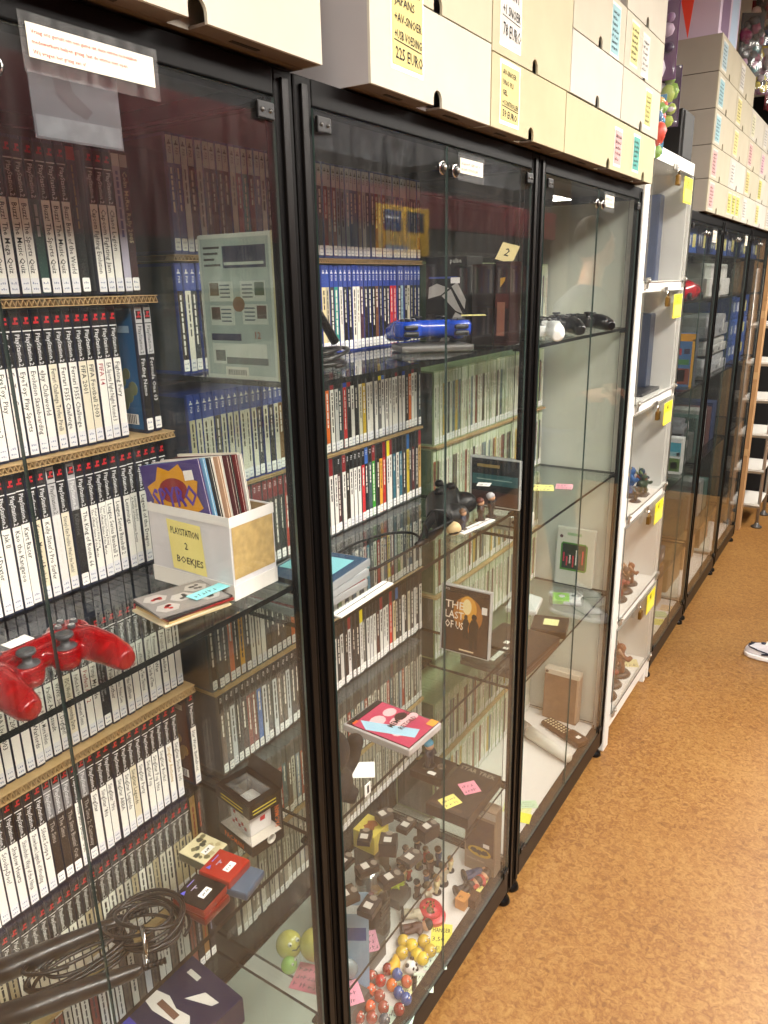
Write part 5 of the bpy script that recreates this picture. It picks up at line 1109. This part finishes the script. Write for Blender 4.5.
# ------------------------------------------------------------------ papers on the glass doors
def door_paper(y, z, w_, h_, label, rows, inkc, lines=None, tilt=0.):
    t = empty('paper_notice', (.0062, y, z), 0, label, 'notice'); t.rotation_euler = (tilt, 0, 0)
    MB().quad((0, -.006, -.012), Y*(w_+.012), Z*(h_+.02), G_WRAP).obj('clear_sleeve', t)
    b = MB(); b.cbox((.0003, 0, 0), (.0008, w_, h_), mat('#d6d0c0', .7), .0001)
    ic = mat(inkc, .7)
    if lines:
        for i, s in enumerate(lines): b.text(s, (.001, .004, h_-(i+1)*h_/(len(lines)+.4)), Y, Z, h_*.13, ic, w_-.010)
    else: scribble(b, (.001, .004, .003), Y, Z, w_-.008, h_-.006, rows, ic, rn)
    b.obj('paper', t); return t
door_paper(.452, 1.848, .138, .027, 'white paper strip with red lines of print, top of the nearest glass door', 3, '#b03028', ['Vraag ons gerust om een game uit deze vitrine te bekijken', 'medewerkers helpen graag, laat de vitrine niet open', 'Wij vragen het graag aan u!'])
door_paper(1.252, 1.834, .088, .024, 'small white paper strip beside the lock, second cabinet', 2, '#b08070')
door_paper(2.05, 1.833, .075, .028, 'small white paper strip beside the lock, third cabinet', 2, '#b08070')
door_paper(3.47, 1.79, .075, .045, 'small white square paper at the top of the cabinet past the white one', 3, '#b08070')
door_paper(4.27, 1.80, .07, .045, 'small pinkish paper at the top of the next cabinet along', 3, '#b08070')
# picture stuck inside the nearest cabinet door
t = empty('picture_card', (-.004, .455, 1.786), 0, 'small grey-blue winter picture behind the nearest glass door, below the paper strip', 'picture', None, rot=(0, 0, 0))
b = MB(); b.cbox((-.0012, 0, 0), (0, .096, .066), mat('#30363d', .4, noise=.25, scale=30), .0003); b.poly((.0004, .030, .036), Y, Z, [(-.006, .022), (.002, .028), (.010, .026), (.014, .008), (.034, -.006), (.026, -.014), (.010, -.008), (-.004, .004)], mat('#1c1e24', .5)); b.quad((.0003, .002, .002), Y*.092, Z*.018, mat('#50565c', .5, noise=.3, scale=60)); b.obj('picture_print', t)

# ------------------------------------------------------------------ inside the white cabinet
t = empty('flat_panel', (-.07, 2.905, 1.6345), 0, 'tall blue-grey packed panel standing in the top compartment', 'package')
b = MB(); b.cbox((-.24, 0, 0), (.0, .055, .30), mat('#465272', .3, noise=.15, scale=20), .004)
b.obj('package_body', t)
b = MB()
for r_ in range(11):
    for c_ in range(9): b.quad((-.22+c_*.022, -.0005, .14+r_*.014), X*.014, Z*.007, mat('#8088a8', .4))
b.obj('grid_print', t)
t = empty('console', (-.05, 2.90, 1.2505), 0, 'dark blue-grey tall console box in the second compartment from top', 'console')
b = MB(); b.cbox((-.28, 0, .012), (-.02, .07, .28), mat('#2c3a58', .3, noise=.1, scale=12), .004); b.obj('case_body', t); MB().cbox((-.28, -.17, 0), (.015, .07, .012), mat('#2a2a2e', .35), .003).obj('stand', t)
def creature(x, y, z, h, c1_, c2_, label, group, base='#1c2430'):
    t = empty('figurine', (x, y, z), rn.uniform(-1, 1), label, 'figurine', group)
    b = MB(); b.lathe([(h*.34, 0), (h*.36, h*.05), (h*.28, h*.13), (0, h*.14)], mat(base, .35), None, 18); b.obj('base', t)
    b = MB(); m1 = mat(c1_, .5, noise=.2, scale=80)
    for s in (-1, 1): b.tube([(0, s*h*.15, h*.12), (h*.03, s*h*.15, h*.28), (0, s*h*.09, h*.42)], [h*.08, h*.07, h*.10], m1, 10)
    b.tube([(0, 0, h*.38), (h*.02, 0, h*.54), (0, 0, h*.70)], [h*.16, h*.19, h*.13], m1, 12)
    for s in (-1, 1): b.tube([(0, s*h*.17, h*.66), (h*.08, s*h*.30, h*.56), (h*.20, s*h*.28, h*.66)], [h*.08, h*.07, h*.08], m1, 10)
    b.ball((h*.04, 0, h*.84), h*.15, m1, 14)
    smooth_mod(b.obj('body', t), h*.035, 2)
    b = MB(); m2 = mat(c2_, .4)
    for s in (-1, 1): b.tube([(-h*.08, s*h*.06, h*.70), (-h*.20, s*h*.22, h*.90), (-h*.12, s*h*.36, h*.74)], [h*.03, h*.06, h*.01], m2, 8); b.tube([(0, s*h*.08, h*.93), (h*.0, s*h*.12, h*1.02)], [h*.035, h*.008], m2, 8)
    b.ball((h*.15, 0, h*.80), h*.06, m2, 8); b.obj('wings_and_horns', t)
    return t
cc = [('#2c5c9a', '#b0a070', 'blue'), ('#3a4a30', '#8a4a2a', 'dark green'), ('#7a4a2c', '#3a6a9a', 'brown'), ('#26405c', '#708a4a', 'navy'), ('#4a4640', '#5a8a9a', 'grey'), ('#2a5a48', '#303030', 'teal')]
for i, (xx, yy, h) in enumerate(((-.075, 2.80, .115), (-.030, 2.83, .085), (-.125, 2.87, .10), (-.060, 2.90, .09), (-.030, 2.73, .060), (-.10, 2.76, .05))):
    c = cc[i]; creature(xx, yy, .8665, h, c[0], c[1], '%s creature figurine with dark base, middle compartment of the white cabinet' % c[2], 'creature figurines in the middle compartment')
cn = ['rust', 'dark brown', 'reddish', 'tan', 'brick', 'umber', 'copper', 'mahogany', 'sienna']
cb = ['#9a4a2c', '#4a3224', '#8a3a2c', '#a8825c', '#9c5a40', '#5c4030', '#a8643c', '#5a2c20', '#8c5030']
for z, comp, n_ in ((.489, 'second', 9), (.117, 'lowest', 9)):
    for i in range(n_):
        xx = -.25+(i % 3)*.095; yy = (2.68 if comp == 'second' else 2.60)+(i//3)*(.09 if comp == 'second' else .10); h = rn.uniform(.09, .12) if comp == 'second' else rn.uniform(.12, .16)
        creature(xx, yy, z, h, cb[i], '#b0896a', '%s winged figurine, %s compartment of the white cabinet' % (cn[i], comp), 'winged figurines in the %s compartment' % comp, '#3c2a24')
note(-.10, 2.60, .4895, .12, .10, .1, '#e0d8d4', 'blank pale card on the second compartment floor, white cabinet', 0); note(-.08, 2.90, .1175, .14, .07, .4, '#e4d9a0', 'pale yellow card on the lowest compartment floor, white cabinet', 2)

# ------------------------------------------------------------------ contents of the far cabinets
def fbox(x0, x1, y0, y1, z, h, col, label, name='box', cat='box', group=None, panels=()):
    t = empty(name, (x0, y0, z), 0, label, cat, group)
    MB().cbox((0, 0, 0), (x1-x0, y1-y0, h), mat(col, .45), .003).obj('box_body', t)
    if panels:
        b = MB()
        for fc_, u0, v0, uw, vh, c in panels:
            W_x, W_y = x1-x0, y1-y0
            if fc_ == 'y': b.quad((u0*W_x, -.0008, v0*h), X*uw*W_x, Z*vh*h, mat(c, .5))
            else: b.quad((W_x+.0008, u0*W_y, v0*h), Y*uw*W_y, Z*vh*h, mat(c, .5))
        b.obj('printed_panel', t)
    return t
BLU = '#1c4a9c'
pn = (('x', .1, .3, .08, .4, '#d8dce0'), ('x', .3, .3, .08, .4, '#d8dce0'), ('x', .55, .25, .3, .5, '#d8d080'), ('y', .2, .2, .5, .5, '#3a6ac0'), ('y', .1, .75, .3, .12, '#c8d0d8'))
for ci, (ya, ye, cd) in enumerate(((3.05, 3.67, 'first'), (3.73, 4.45, 'second'), (4.50, 5.12, 'third'))):
    for k in range(3):
        y0 = ya+.01+k*.205
        fbox(-.36, -.05, y0, y0+.19, 1.7455, rn.uniform(.10, .11), ['#1f3c80', '#24509c', '#1c3468'][k], 'blue box on the top shelf, %s from the left in the %s far cabinet' % (ORD[k+1], cd), 'storage_box', 'box', 'blue boxes in the far cabinets', pn)
# grey consoles, upright
def console(x0, x1, y0, y1, z, h, col, label, slots=2):
    t = empty('game_console', (x0, y0, z), 0, label, 'console', 'grey consoles in the far cabinets')
    w_, l_ = x1-x0, y1-y0
    b = MB(); b.cbox((0, 0, 0), (w_, l_, h*.55), mat(col, .45), .008); b.cbox((.01, .01, h*.5), (w_-.015, l_-.01, h), mat(col, .45), .012); b.obj('shell', t)
    b = MB(); 
    for k in range(slots): b.box((w_-.002, l_*(.2+.3*k), h*.15), (w_+.001, l_*(.2+.3*k)+.035, h*.35), mat('#3a3a3c', .4)); b.cbox((w_*.3, l_*(.25+.3*k), h), (w_*.5, l_*(.25+.3*k)+.03, h+.008), mat('#c8c8c8', .4), .002)
    b.obj('ports_and_buttons', t)
    b = MB(); b.cbox((w_+.001, l_*.65, h*.2), (w_+.0016, l_*.65+.014, h*.8), PAPER, .0002); b.obj('price_sticker', t)
    return t
console(-.36, -.06, 3.80, 4.38, 1.5655, .15, '#d0cec8', 'large pale boxy console on a high shelf, second far cabinet')
for i, (y0, y1, z, h, c) in enumerate(((3.36, 3.66, 1.2005, .075, '#8a8c90'), (3.38, 3.65, 1.287, .06, '#a8a8a6'), (3.36, 3.64, 1.36, .07, '#7a7c80'))):
    console(-.32, -.13, y0, y1, z, h, c, 'grey game console, %s from the bottom of the stack in the first far cabinet' % ORD[i+1])
for i, (y0, y1, z, h, c) in enumerate(((3.84, 4.40, 1.2005, .08, '#a0a2a4'), (3.88, 4.38, 1.292, .07, '#b0b0ac'), (3.86, 4.36, 1.374, .10, '#8e9092'))):
    console(-.32, -.04, y0, y1, z, h, c, 'grey game console, %s from the bottom of the stack in the second far cabinet' % ORD[i+1])
for i, (y0, y1, z, h, c) in enumerate(((3.52, 3.67, .8105, .07, '#8a8c90'), (3.53, 3.67, .892, .07, '#8c8e92'), (3.54, 3.67, .974, .06, '#75787c'))):
    console(-.32, -.05, y0, y1, z, h, c, 'dark grey game console, %s from the bottom on the middle shelf' % ORD[i+1])
for i, (y0, y1, z, h) in enumerate(((4.52, 5.08, 1.43, .125),)): fbox(-.34, -.06, y0, y1, z, h, BLU, 'blue box with pale panels on top of the wide blue boxes, third far cabinet', 'product_box', 'box', None, pn)
for i in range(2): fbox(-.34, -.06, 4.51, 5.09, 1.2005+.114*i, .112, ['#24509c', '#2a5aac', '#1c4488'][i], 'wide blue box, %s from the bottom in the third far cabinet' % ORD[i+1], 'product_box', 'box', 'wide blue boxes in the third far cabinet', pn)
# generic bright console game boxes
fbox(-.110, -.016, 3.45, 3.51, 1.2005, .225, '#3a6a9c', 'tall box with orange-yellow border and blue picture, first far cabinet', 'product_box', 'box', None, (('y', 0, .86, 1, .14, '#d89a28'), ('y', .88, 0, .12, .9, '#d8a030'), ('y', .1, .05, .75, .3, '#7a3a2c'), ('y', .3, .1, .35, .22, '#c8d0c0'), ('y', .1, .42, .7, .1, '#3f7a44'), ('y', .15, .6, .3, .12, '#b03030'), ('y', .55, .62, .25, .1, '#2a2a4a'), ('x', 0, 0, 1, 1, '#4a4e55')))
t = empty('model_car', (-.080, 3.48, 1.5655), -.1, 'red toy car on a high shelf, cabinet past the white one', 'toy')
b = MB(); b.tube([(0, -.13, .018), (0, -.09, .030), (0, 0, .036), (0, .09, .030), (0, .13, .016)], [.014, .034, .042, .034, .012], mat('#c01828', .25, coat=.5), 18); smooth_mod(b.obj('body', t), .004, 3)
b = MB()
for s in (-1, 1):
    for yy in (-.075, .075): b.cyl((s*.036, yy, .014), (s*.046, yy, .014), .014, BLACK, 16)
b.obj('wheels', t)
fbox(-.118, -.027, 3.45, 3.50, .8105, .165, '#d8dcd8', 'white game box with teal sky and green picture, middle shelf', 'product_box', 'box', None, (('y', .06, .62, .88, .25, '#3a9ab0'), ('y', .06, .5, .88, .12, '#8ab8c0'), ('y', .06, .08, .88, .36, '#5a7a3a'), ('y', .15, .2, .3, .2, '#b8a080'), ('y', .5, .15, .3, .18, '#7a9a5a'), ('y', .75, .5, .15, .1, '#b03a4a')))
for i, (y0, c) in enumerate(((3.09, '#2c3a7a'), (3.20, '#383c44'), (3.32, '#4a5460'))): fbox(-.25, -.05, y0, y0+.09, .4205+.0, .045+.01*i, c, 'dark flat device on the low shelf, %s from the left, first far cabinet' % ORD[i+1], 'handheld_device', 'device', None, (('x', .3, .3, .4, .3, '#c8ccd0'),))
fbox(-.30, -.13, 3.08, 3.30, .8105, .05, '#2c4ca8', 'flat blue and black boxed device at the left of the middle shelf', 'handheld_device', 'device', None, (('x', .5, .2, .3, .5, '#c8ccd0'),))
for i, (y0, y1, z, h, c, lb2) in enumerate(((3.08, 3.40, ZF, .16, '#b98a58', 'plain brown carton at the left of the lowest far shelf'), (3.12, 3.40, .274, .10, '#c8b08a', 'pale carton with yellow label lines on the plain brown carton'), (3.43, 3.66, ZF, .20, '#a87848', 'brown carton beside the plain brown carton'), (3.76, 4.05, ZF, .18, '#b88a58', 'brown carton at the left of the second far cabinet floor'), (4.12, 4.4, ZF, .14, '#c09868', 'smaller brown carton, right part of the second far cabinet floor'), (4.54, 4.8, ZF, .12, '#b08050', 'brown carton on the third far cabinet floor'))):
    fbox(-.36, -.10 if i != 1 else -.14, y0, y1, z, h, c, lb2, 'carton', 'box', None, (('y', .3, .3, .4, .12, '#d8c060'), ('y', .3, .55, .4, .12, '#d8c060')) if i == 1 else (('y', .4, .6, .3, .2, '#d8a030'),))
for i in range(6): note(-.06+.01*(i % 2), 3.12+.09*i, ZF, .06, .07, rn.uniform(0, 1), ['#d8d060', '#c8603a', '#d8d8c8', '#d8d870', '#b8d0a0', '#e0c8a0'][i], '%s note on the first far cabinet floor, %s from the left' % (['yellow', 'orange', 'white', 'lemon', 'green', 'beige'][i], ORD[i+1]), 3)
for i in range(5): fbox(-.30, -.06, 3.74+.135*i, 3.85+.135*i, .4205, rn.uniform(.10, .22), ['#2e4a44', '#5a5c58', '#3a2e2a', '#8a8c88', '#4a6a62'][i], '%s box on the low shelf of the second far cabinet' % ['dark green', 'grey', 'dark brown', 'light grey', 'teal'][i], 'product_box', 'box')
for i in range(5): fbox(-.30, -.06, 3.74+.135*i, 3.85+.135*i, .8105, rn.uniform(.12, .26), ['#6a6c6c', '#3c5a54', '#a8a8a4', '#5a3a3a', '#2c3c60'][i], '%s box on the middle shelf of the second far cabinet' % ['grey', 'green-grey', 'pale grey', 'maroon', 'navy'][i], 'product_box', 'box')


# ------------------------------------------------------------------ on top of the white cabinet
t = empty('loudspeaker', (-.008, 2.925, WCT+.0005), 0, 'black loudspeaker on top of the white cabinet', 'loudspeaker')
b = MB(); b.cbox((-.17, -.065, 0), (.0, .085, .155), mat('#121110', .35), .006); b.obj('cabinet_body', t)
b = MB(); b.cbox((-.160, -.058, .006), (.0, .078, .149), mat('#1b1a19', .6), .004, Matrix.Translation((.006, 0, 0))); b.obj('front_grille', t)
def bag(x, y, z, w_, h_, label, cols_, d_=.03, ry=0.):
    t = empty('hanging_bag', (x, y, z), 0, label, 'toy bag', 'clear bags of toys hanging above the white cabinet')
    bm = bmesh.new(); bmesh.ops.create_grid(bm, x_segments=10, y_segments=12, size=.5)
    for q in bm.verts:
        q.co = Vector((q.co.x*w_, -d_*(.25-q.co.x**2)*(1-q.co.y**2*2)+rn.uniform(-.004, .004), q.co.y*h_))
    MB().bm(bm, G_WRAP, None, True).obj('clear_front', t)
    b = MB()
    for k in range(26):
        px, pz = rn.uniform(-.4, .4)*w_, rn.uniform(-.46, .38)*h_; b.ball((px, d_*.2+rn.uniform(-.006, .01), pz), rn.uniform(.012, .026), mat(rn.choice(cols_), .4), 8, (1, .5, rn.uniform(.6, 1.4)))
    b.obj('toys', t)
    b = MB(); b.cbox((-w_/2, d_*.55, -h_/2), (w_/2, d_*.55+.002, h_/2), mat(cols_[0], .5), .0005); b.obj('backing_card', t); return t
bag(-.06, 2.62, 2.38, .14, .30, 'crinkled clear bag of purple and white toys, above the speaker', ['#6a4a6c', '#b8a0b8', '#3c2c44', '#d8d0dc', '#8a6a90'])
t = bag(-.04, 2.66, 2.19, .12, .17, 'small clear bag of green and purple toys behind the speaker', ['#4a3450', '#7a9a3a', '#a8b850', '#5a3a70', '#c8c0c8'])
b = MB(); b.add([(0, 0, 0), (.045, 0, -.03), (.055, 0, -.05), (.01, 0, -.025)], [(0, 1, 2, 3)], mat('#8fd0e4', .6)); b.obj('blue_note', t, (-.05, -.02, .04))
t = bag(.0, 2.485, 2.085, .05, .16, 'narrow strip of colourful toys beside the boxes', ['#4a8ab0', '#c04a3a', '#7aa04a', '#d0a040', '#305a80'])
# orange pennant and console box over the far boxes
t = empty('pennant', (-.10, 3.13, 2.60), 0, 'red-orange pointed banner hanging beside the stacked white boxes', 'banner')
MB().prism([(-.06, .16), (.05, .16), (.02, -.14)], 0, .002, mat('#e0402a', .6), Matrix.Rotation(PI/2, 4, 'X')).obj('cloth', t)
t = empty('product_box', (-.30, 3.235, FZ[5]+.001), 0, 'pale lilac product box with dark print, topmost over the nearest far stack', 'box')
b = MB(); b.cbox((0, 0, 0), (.30, .36, .40), mat('#c8b8cc', .5), .003); b.obj('box_body', t)
b = MB(); e = -.0008; dk = mat('#3a2c50', .5); b.lathe([(.014, 0), (.014, .0006), (0, .0006)], dk, Matrix.Translation((.05, e, .035)) @ Matrix.Rotation(PI/2, 4, 'X'), 18)
b.text('NEW CUSTOM', (.075, e, .038), X, Z, .008, dk); b.text('CONTROLLER KIT', (.075, e, .026), X, Z, .008, dk); b.cbox((.10, e-.001, .13), (.17, e, .22), dk, .0004); b.quad((.3008, .03, .02), Y*.14, Z*.3, mat('#6a4a70', .5)); b.quad((.3008, .20, .02), Y*.13, Z*.3, mat('#a8c0d8', .5)); b.obj('printed_panel', t)
for i in range(9):
    y0 = 3.72+.21*i; z0 = FZ[5 if i < 1 else 4]+.14+(.0 if i % 2 else .16)
    c_ = [['#6a3050', '#c8b840', '#303028', '#a8a0a8'], ['#3a3a40', '#c0a0b8', '#7a2a50', '#4a8a90'], ['#8a2030', '#d8c8c8', '#3a5a90', '#2a2a2a']][i % 3]
    t = bag(.0, y0, z0+.1, .10, .24, 'clear hanging pack of colourful small toys, %s beyond the far boxes' % ORD[i+1], c_)
    t['group'] = 'clear toy packs hanging above the far boxes'; t.rotation_euler = (0, 0, .6)

# ------------------------------------------------------------------ far end: cardboard column, white rack, dark wall
t = empty('cardboard_column', (-.088, 5.37, 0), 0, 'tall brown cardboard column standing at the end of the glass cabinets', 'cardboard')
b = MB(); cbm = mat('#b48a5c', .85, noise=.08, scale=9)
for k in range(5): b.cbox((-.006, 0, .0+.5*k), (.090, .09, .4985+.5*k), cbm, .002)
b.obj('board', t)
b = MB()
for z in (.52, 1.02, 1.40): b.box((-.0065, -.001, z), (.0905, .0, z+.045), mat('#c8a070', .5))
b.obj('tape', t)
t = empty('cardboard_column', (-.20, 5.30, 0), 0, 'narrower brown cardboard strip behind the last glass cabinet', 'cardboard')
MB().cbox((0, 0, 0), (.07, .03, 1.86), cbm, .002).obj('board', t)
rk = empty('white_rack', (0, 0, 0), 0, 'open white metal shelf rack at the far end of the aisle', 'shelf rack')
for z in (.165, .405, .65, .88, 1.12, 1.36):
    b = MB(); b.cbox((-.235, 5.50, z-.016), (.095, 5.86, z), mat('#dedad2', .45), .004); b.obj('shelf', rk)
    MB().cbox((-.24, 5.492, z-.028), (.10, 5.502, z-.012), METAL, .002).obj('shelf_edge', rk)
pm_ = MB().cyl((0, 0, .03), (0, 0, 1.7), .011, mat('#b8b0a8', .35, .5), 12).mesh('post'); fm = MB().lathe([(.034, 0), (.036, .008), (.016, .02), (.012, .035)], mat('#4a4642', .4), None, 20).mesh('foot')
for xx in (-.232, .092):
    for yy in (5.512, 5.85):
        for me, nm in ((pm_, 'post'), (fm, 'foot')):
            o = bpy.data.objects.new(nm, me); COL.objects.link(o); o.parent = rk; o.location = (xx, yy, -.12 if False else 0)
struct(MB().box((-.47, 6.2, 0), (1.6, 6.3, CEIL), mat('#0a090a', .8)), 'wall_end')

# ------------------------------------------------------------------ across the aisle (seen only mirrored in the glass)
def opp_shelf(x0, y0, y1, label):
    t = empty('shelf_rack', (0, 0, 0), 0, label, 'shelf rack', 'wall racks across the aisle')
    dk = mat('#2a2624', .6)
    b = MB(); b.box((x0+.36, y0, 0), (x0+.38, y1, 2.36), mat('#3a3432', .8))
    for yy in (y0, y1-.02): b.box((x0+.02, yy, 0), (x0+.36, yy+.02, 2.36), dk)
    b.obj('carcass', t)
    for k in range(6): MB().cbox((x0+.02, y0+.02, .1+.29*k), (x0+.36, y1-.02, .12+.29*k), dk, .002).obj('shelf', t)
    MB().cbox((x0-.01, y0, 1.84 if y0 < 2 else 1.96), (x0+.02, y1, 2.36 if y0 < 2 else 2.16), mat('#5c1016', .6), .003).obj('red_header', t)
    return t
OX = 1.72
for k in range(4): opp_shelf(OX, -.6+1.7*k, 1.08+1.7*k, 'dark wall rack with red header across the aisle, %s along' % ORD[k+1])
r5_ = random.Random(77)
mb = MB()
for k in range(6):
    for u in range(4):
        y = -.55+1.7*u
        while y < 1.02+1.7*u:
            t_ = r5_.choice([.014, .016, .03]); h = r5_.uniform(.16, .20)
            if r5_.random() > .06: mb.box((OX+.10, y, .122+.29*k), (OX+.25, y+t_-.001, .122+.29*k+h), mat(r5_.choice(['#c8c6c0', '#8a8c90', '#3a4a5a', '#28282c', '#6a3028', '#2a4a80', '#4a6a50', '#a8a090', '#202022', '#55585c']), .5))
            y += t_
tag(mb.obj('packed_cases'), 'many packed cases filling the dark wall racks across the aisle', 'game cases', kind='stuff')
struct(MB().box((OX+.40, -1.0, 0), (OX+.50, 6.4, CEIL), mat('#6c6c70', .9, noise=.55, scale=9)), 'wall_opposite')
t = empty('hanging_sign', (OX-.03, 3.55, 1.80), 0, 'yellow sign with two blue panels hanging across the aisle', 'sign')
MB().cbox((0, 0, 0), (.012, .55, .26), mat('#d8aa28', .5), .003).obj('board', t)
b = MB(); b.box((-.001, .06, .13), (0, .24, .235), mat('#2a3a6a', .5)); b.box((-.001, .30, .13), (0, .49, .235), mat('#20283c', .5)); b.box((-.0015, .08, .19), (-.001, .22, .205), mat('#c8d0e0', .5)); b.box((-.001, .06, .03), (0, .30, .055), mat('#8a90a8', .5)); b.obj('blue_panels', t)

# ------------------------------------------------------------------ customer: only a shoe reaches into the picture
pp = empty('person', (0, 0, 0), 0, 'person in dark jacket, jeans and white sneakers standing by the aisle edge', 'person')
px, py = .62, 3.60
skin = mat('#c08a68', .5); jean = mat('#2c3a56', .8); jack = mat('#3c4048', .8)
b = MB()
for s in (-1, 1):
    fy = py+s*.10; ox = .0 if s < 0 else .10
    b.tube([(.545+ox*.6, fy, .085), (.57+ox*.5, fy, .28), (.62+ox*.3, fy, .52), (px+.0+ox*.2, py+s*.095, .80), (px+.01, py+s*.09, .96)], [.055, .058, .062, .085, .10], jean, 16)
b.tube([(px, py-.09, .97), (px, py+.09, .97)], .105, jean, 16)
smooth_mod(b.obj('trousers', pp), .012, 4)
b = MB(); b.tube([(px, py, .95), (px-.005, py+.02, 1.12), (px-.015, py+.05, 1.34), (px-.03, py+.09, 1.52), (px-.035, py+.11, 1.62)], [.14, .145, .155, .150, .07], jack, 20)
for s in (-1, 1): b.tube([(px-.03, py+.09+s*.10, 1.56), (px-.03, py+.08+s*.20, 1.50), (px-.0, py+.03+s*.235, 1.24), (px-.05, py+s*.18, 1.07), (px-.12, py+s*.11, 1.12)], [.07, .068, .052, .046, .036], jack, 14)
smooth_mod(b.obj('jacket', pp), .012, 4)
b = MB(); b.tube([(px-.035, py+.105, 1.58), (px-.04, py+.125, 1.66), (px-.05, py+.14, 1.74)], [.062, .054, .052], skin, 14); smooth_mod(b.obj('neck', pp), .006, 2)
HL, HR = (px-.05, py+.15, 1.805), (.12, 0, .45)
b = MB(); b.ball((0, 0, 0), .088, skin, 20, (.88, 1, 1.28)); b.ball((0, .045, -.055), .052, skin, 14, (.9, 1, .9)); b.tube([(0, .085, .02), (0, .112, -.018), (0, .090, -.025)], [.008, .014, .010], skin, 8)
for s in (-1, 1): b.ball((s*.076, -.005, 0), .020, skin, 8, (.4, .8, 1.4))
b.ball((0, .088, -.050), .011, skin, 8, (2, .7, .5)); b.ball((0, .086, -.066), .010, skin, 8, (1.8, .7, .5))
hd = smooth_mod(b.obj('head', pp, HL, HR), .005, 2)
b = MB()
for s in (-1, 1): b.ball((s*.032, .077, .020), .011, mat('#e8e4de', .3), 10, (1.2, .6, .8)); b.ball((s*.032, .083, .020), .006, mat('#2a1c14', .3), 8)
b.ball((0, .093, -.058), .010, mat('#9a5248', .5), 8, (2, .5, .35)); b.obj('eyes_and_mouth', hd)
b = MB(); b.ball((0, -.030, .040), .094, mat('#2a1c14', .8), 18, (.92, .95, 1.08)); b.obj('hair', hd)
for s in (-1, 1):
    b = MB(); wx, wy, wz = px-.12, py+s*.105, 1.125
    b.tube([(wx+.015, wy, wz-.004), (wx-.03, wy-s*.006, wz+.005), (wx-.085, wy-s*.012, wz+.012)], [.026, .032, .036], skin, 12)
    for k, (dy, l) in enumerate(((-.028, .060), (-.010, .070), (.009, .067), (.027, .052))):
        a0 = Vector((wx-.088, wy-s*.012+dy, wz+.012)); b.tube([a0+X*.02, a0, a0+Vector((-l*.45, 0, -.004)), a0+Vector((-l*.75, 0, -.022)), a0+Vector((-l*.85, 0, -.042))], [.0095, .0095, .0088, .008, .006], skin, 8)
    a0 = Vector((wx-.03, wy-s*.036, wz+.01)); b.tube([a0+Y*s*.015, a0, a0+Vector((-.025, -s*.018, -.004)), a0+Vector((-.05, -s*.022, -.012))], [.013, .012, .010, .008], skin, 8)
    smooth_mod(b.obj('hand', pp), .0035, 2)
for s in (-1, 1):
    sx, sy = (.318 if s < 0 else .40), py+s*.10-.0
    upm = mat('#d3cfd4', .45); dkm = mat('#22283c', .5)
    # local: toe at x=0, heel at x=.29
    def L(x, y, z): return (sx+x, sy+y, z)
    b = MB(); secs = [(0, .018, .012, .034), (.02, .036, .008, .052), (.06, .046, .006, .062), (.11, .046, .006, .078), (.16, .040, .006, .098), (.21, .036, .006, .112), (.26, .036, .008, .112), (.288, .026, .012, .10)]
    vs = []; fs = []; n = 14
    for x_, hw, z0, z1 in secs:
        for k in range(n):
            a = 2*PI*k/n; ca, sa = math.cos(a), math.sin(a)
            vs.append(L(x_, hw*(abs(ca)**.7)*(1 if ca > 0 else -1)*(1 if sa < 0 else .82), z0+(z1-z0)*(.5+.5*(abs(sa)**.8)*(1 if sa > 0 else -1))))
    for j in range(len(secs)-1):
        for k in range(n): fs.append((j*n+k, j*n+(k+1) % n, (j+1)*n+(k+1) % n, (j+1)*n+k))
    fs.append(tuple(range(n))[::-1]); fs.append(tuple(range((len(secs)-1)*n, len(secs)*n)))
    b.add(vs, fs, upm, None, True); sh = b.obj('sneaker', pp); sm_ = sh.modifiers.new('sub', 'SUBSURF'); sm_.levels = sm_.render_levels = 2
    b = MB(); out = [(-.003, 0), (.004, .022), (.02, .040), (.06, .050), (.11, .049), (.16, .042), (.22, .040), (.27, .039), (.295, .026), (.298, 0)]
    ring = out+[(x_, -y_) for x_, y_ in out[-2:0:-1]]
    b.prism([(sx+x_, sy+y_) for x_, y_ in ring], .001, .020, mat('#e6e2e0', .5)); o = b.obj('sole', sh); bv = o.modifiers.new('bevel', 'BEVEL'); bv.width = .005; bv.segments = 3
    b = MB()
    for side in (-1, 1):
        b.tube([L(.020, side*.026, .050), L(.06, side*.040, .046), L(.10, side*.044, .040)], .0028, dkm, 6)
        b.tube([L(.075, side*.045, .030), L(.12, side*.0455, .042), L(.17, side*.040, .060), L(.19, side*.036, .085)], .0045, dkm, 6)
    b.tube([L(.014, -.012, .047), L(.035, 0, .060), L(.014, .012, .047)], .003, dkm, 6); b.ball(L(.075, .0, .068), .010, dkm, 10, (1.2, 1.2, .4))
    b.obj('dark_stripes', sh)
    b = MB()
    for k in range(5): xx = .085+.020*k; zz = .072+.0085*k; b.tube([L(xx, -.022, zz-.004), L(xx+.005, 0, zz+.006), L(xx, .022, zz-.004)], .0028, mat('#f0eeec', .6), 6)
    b.obj('laces', sh)
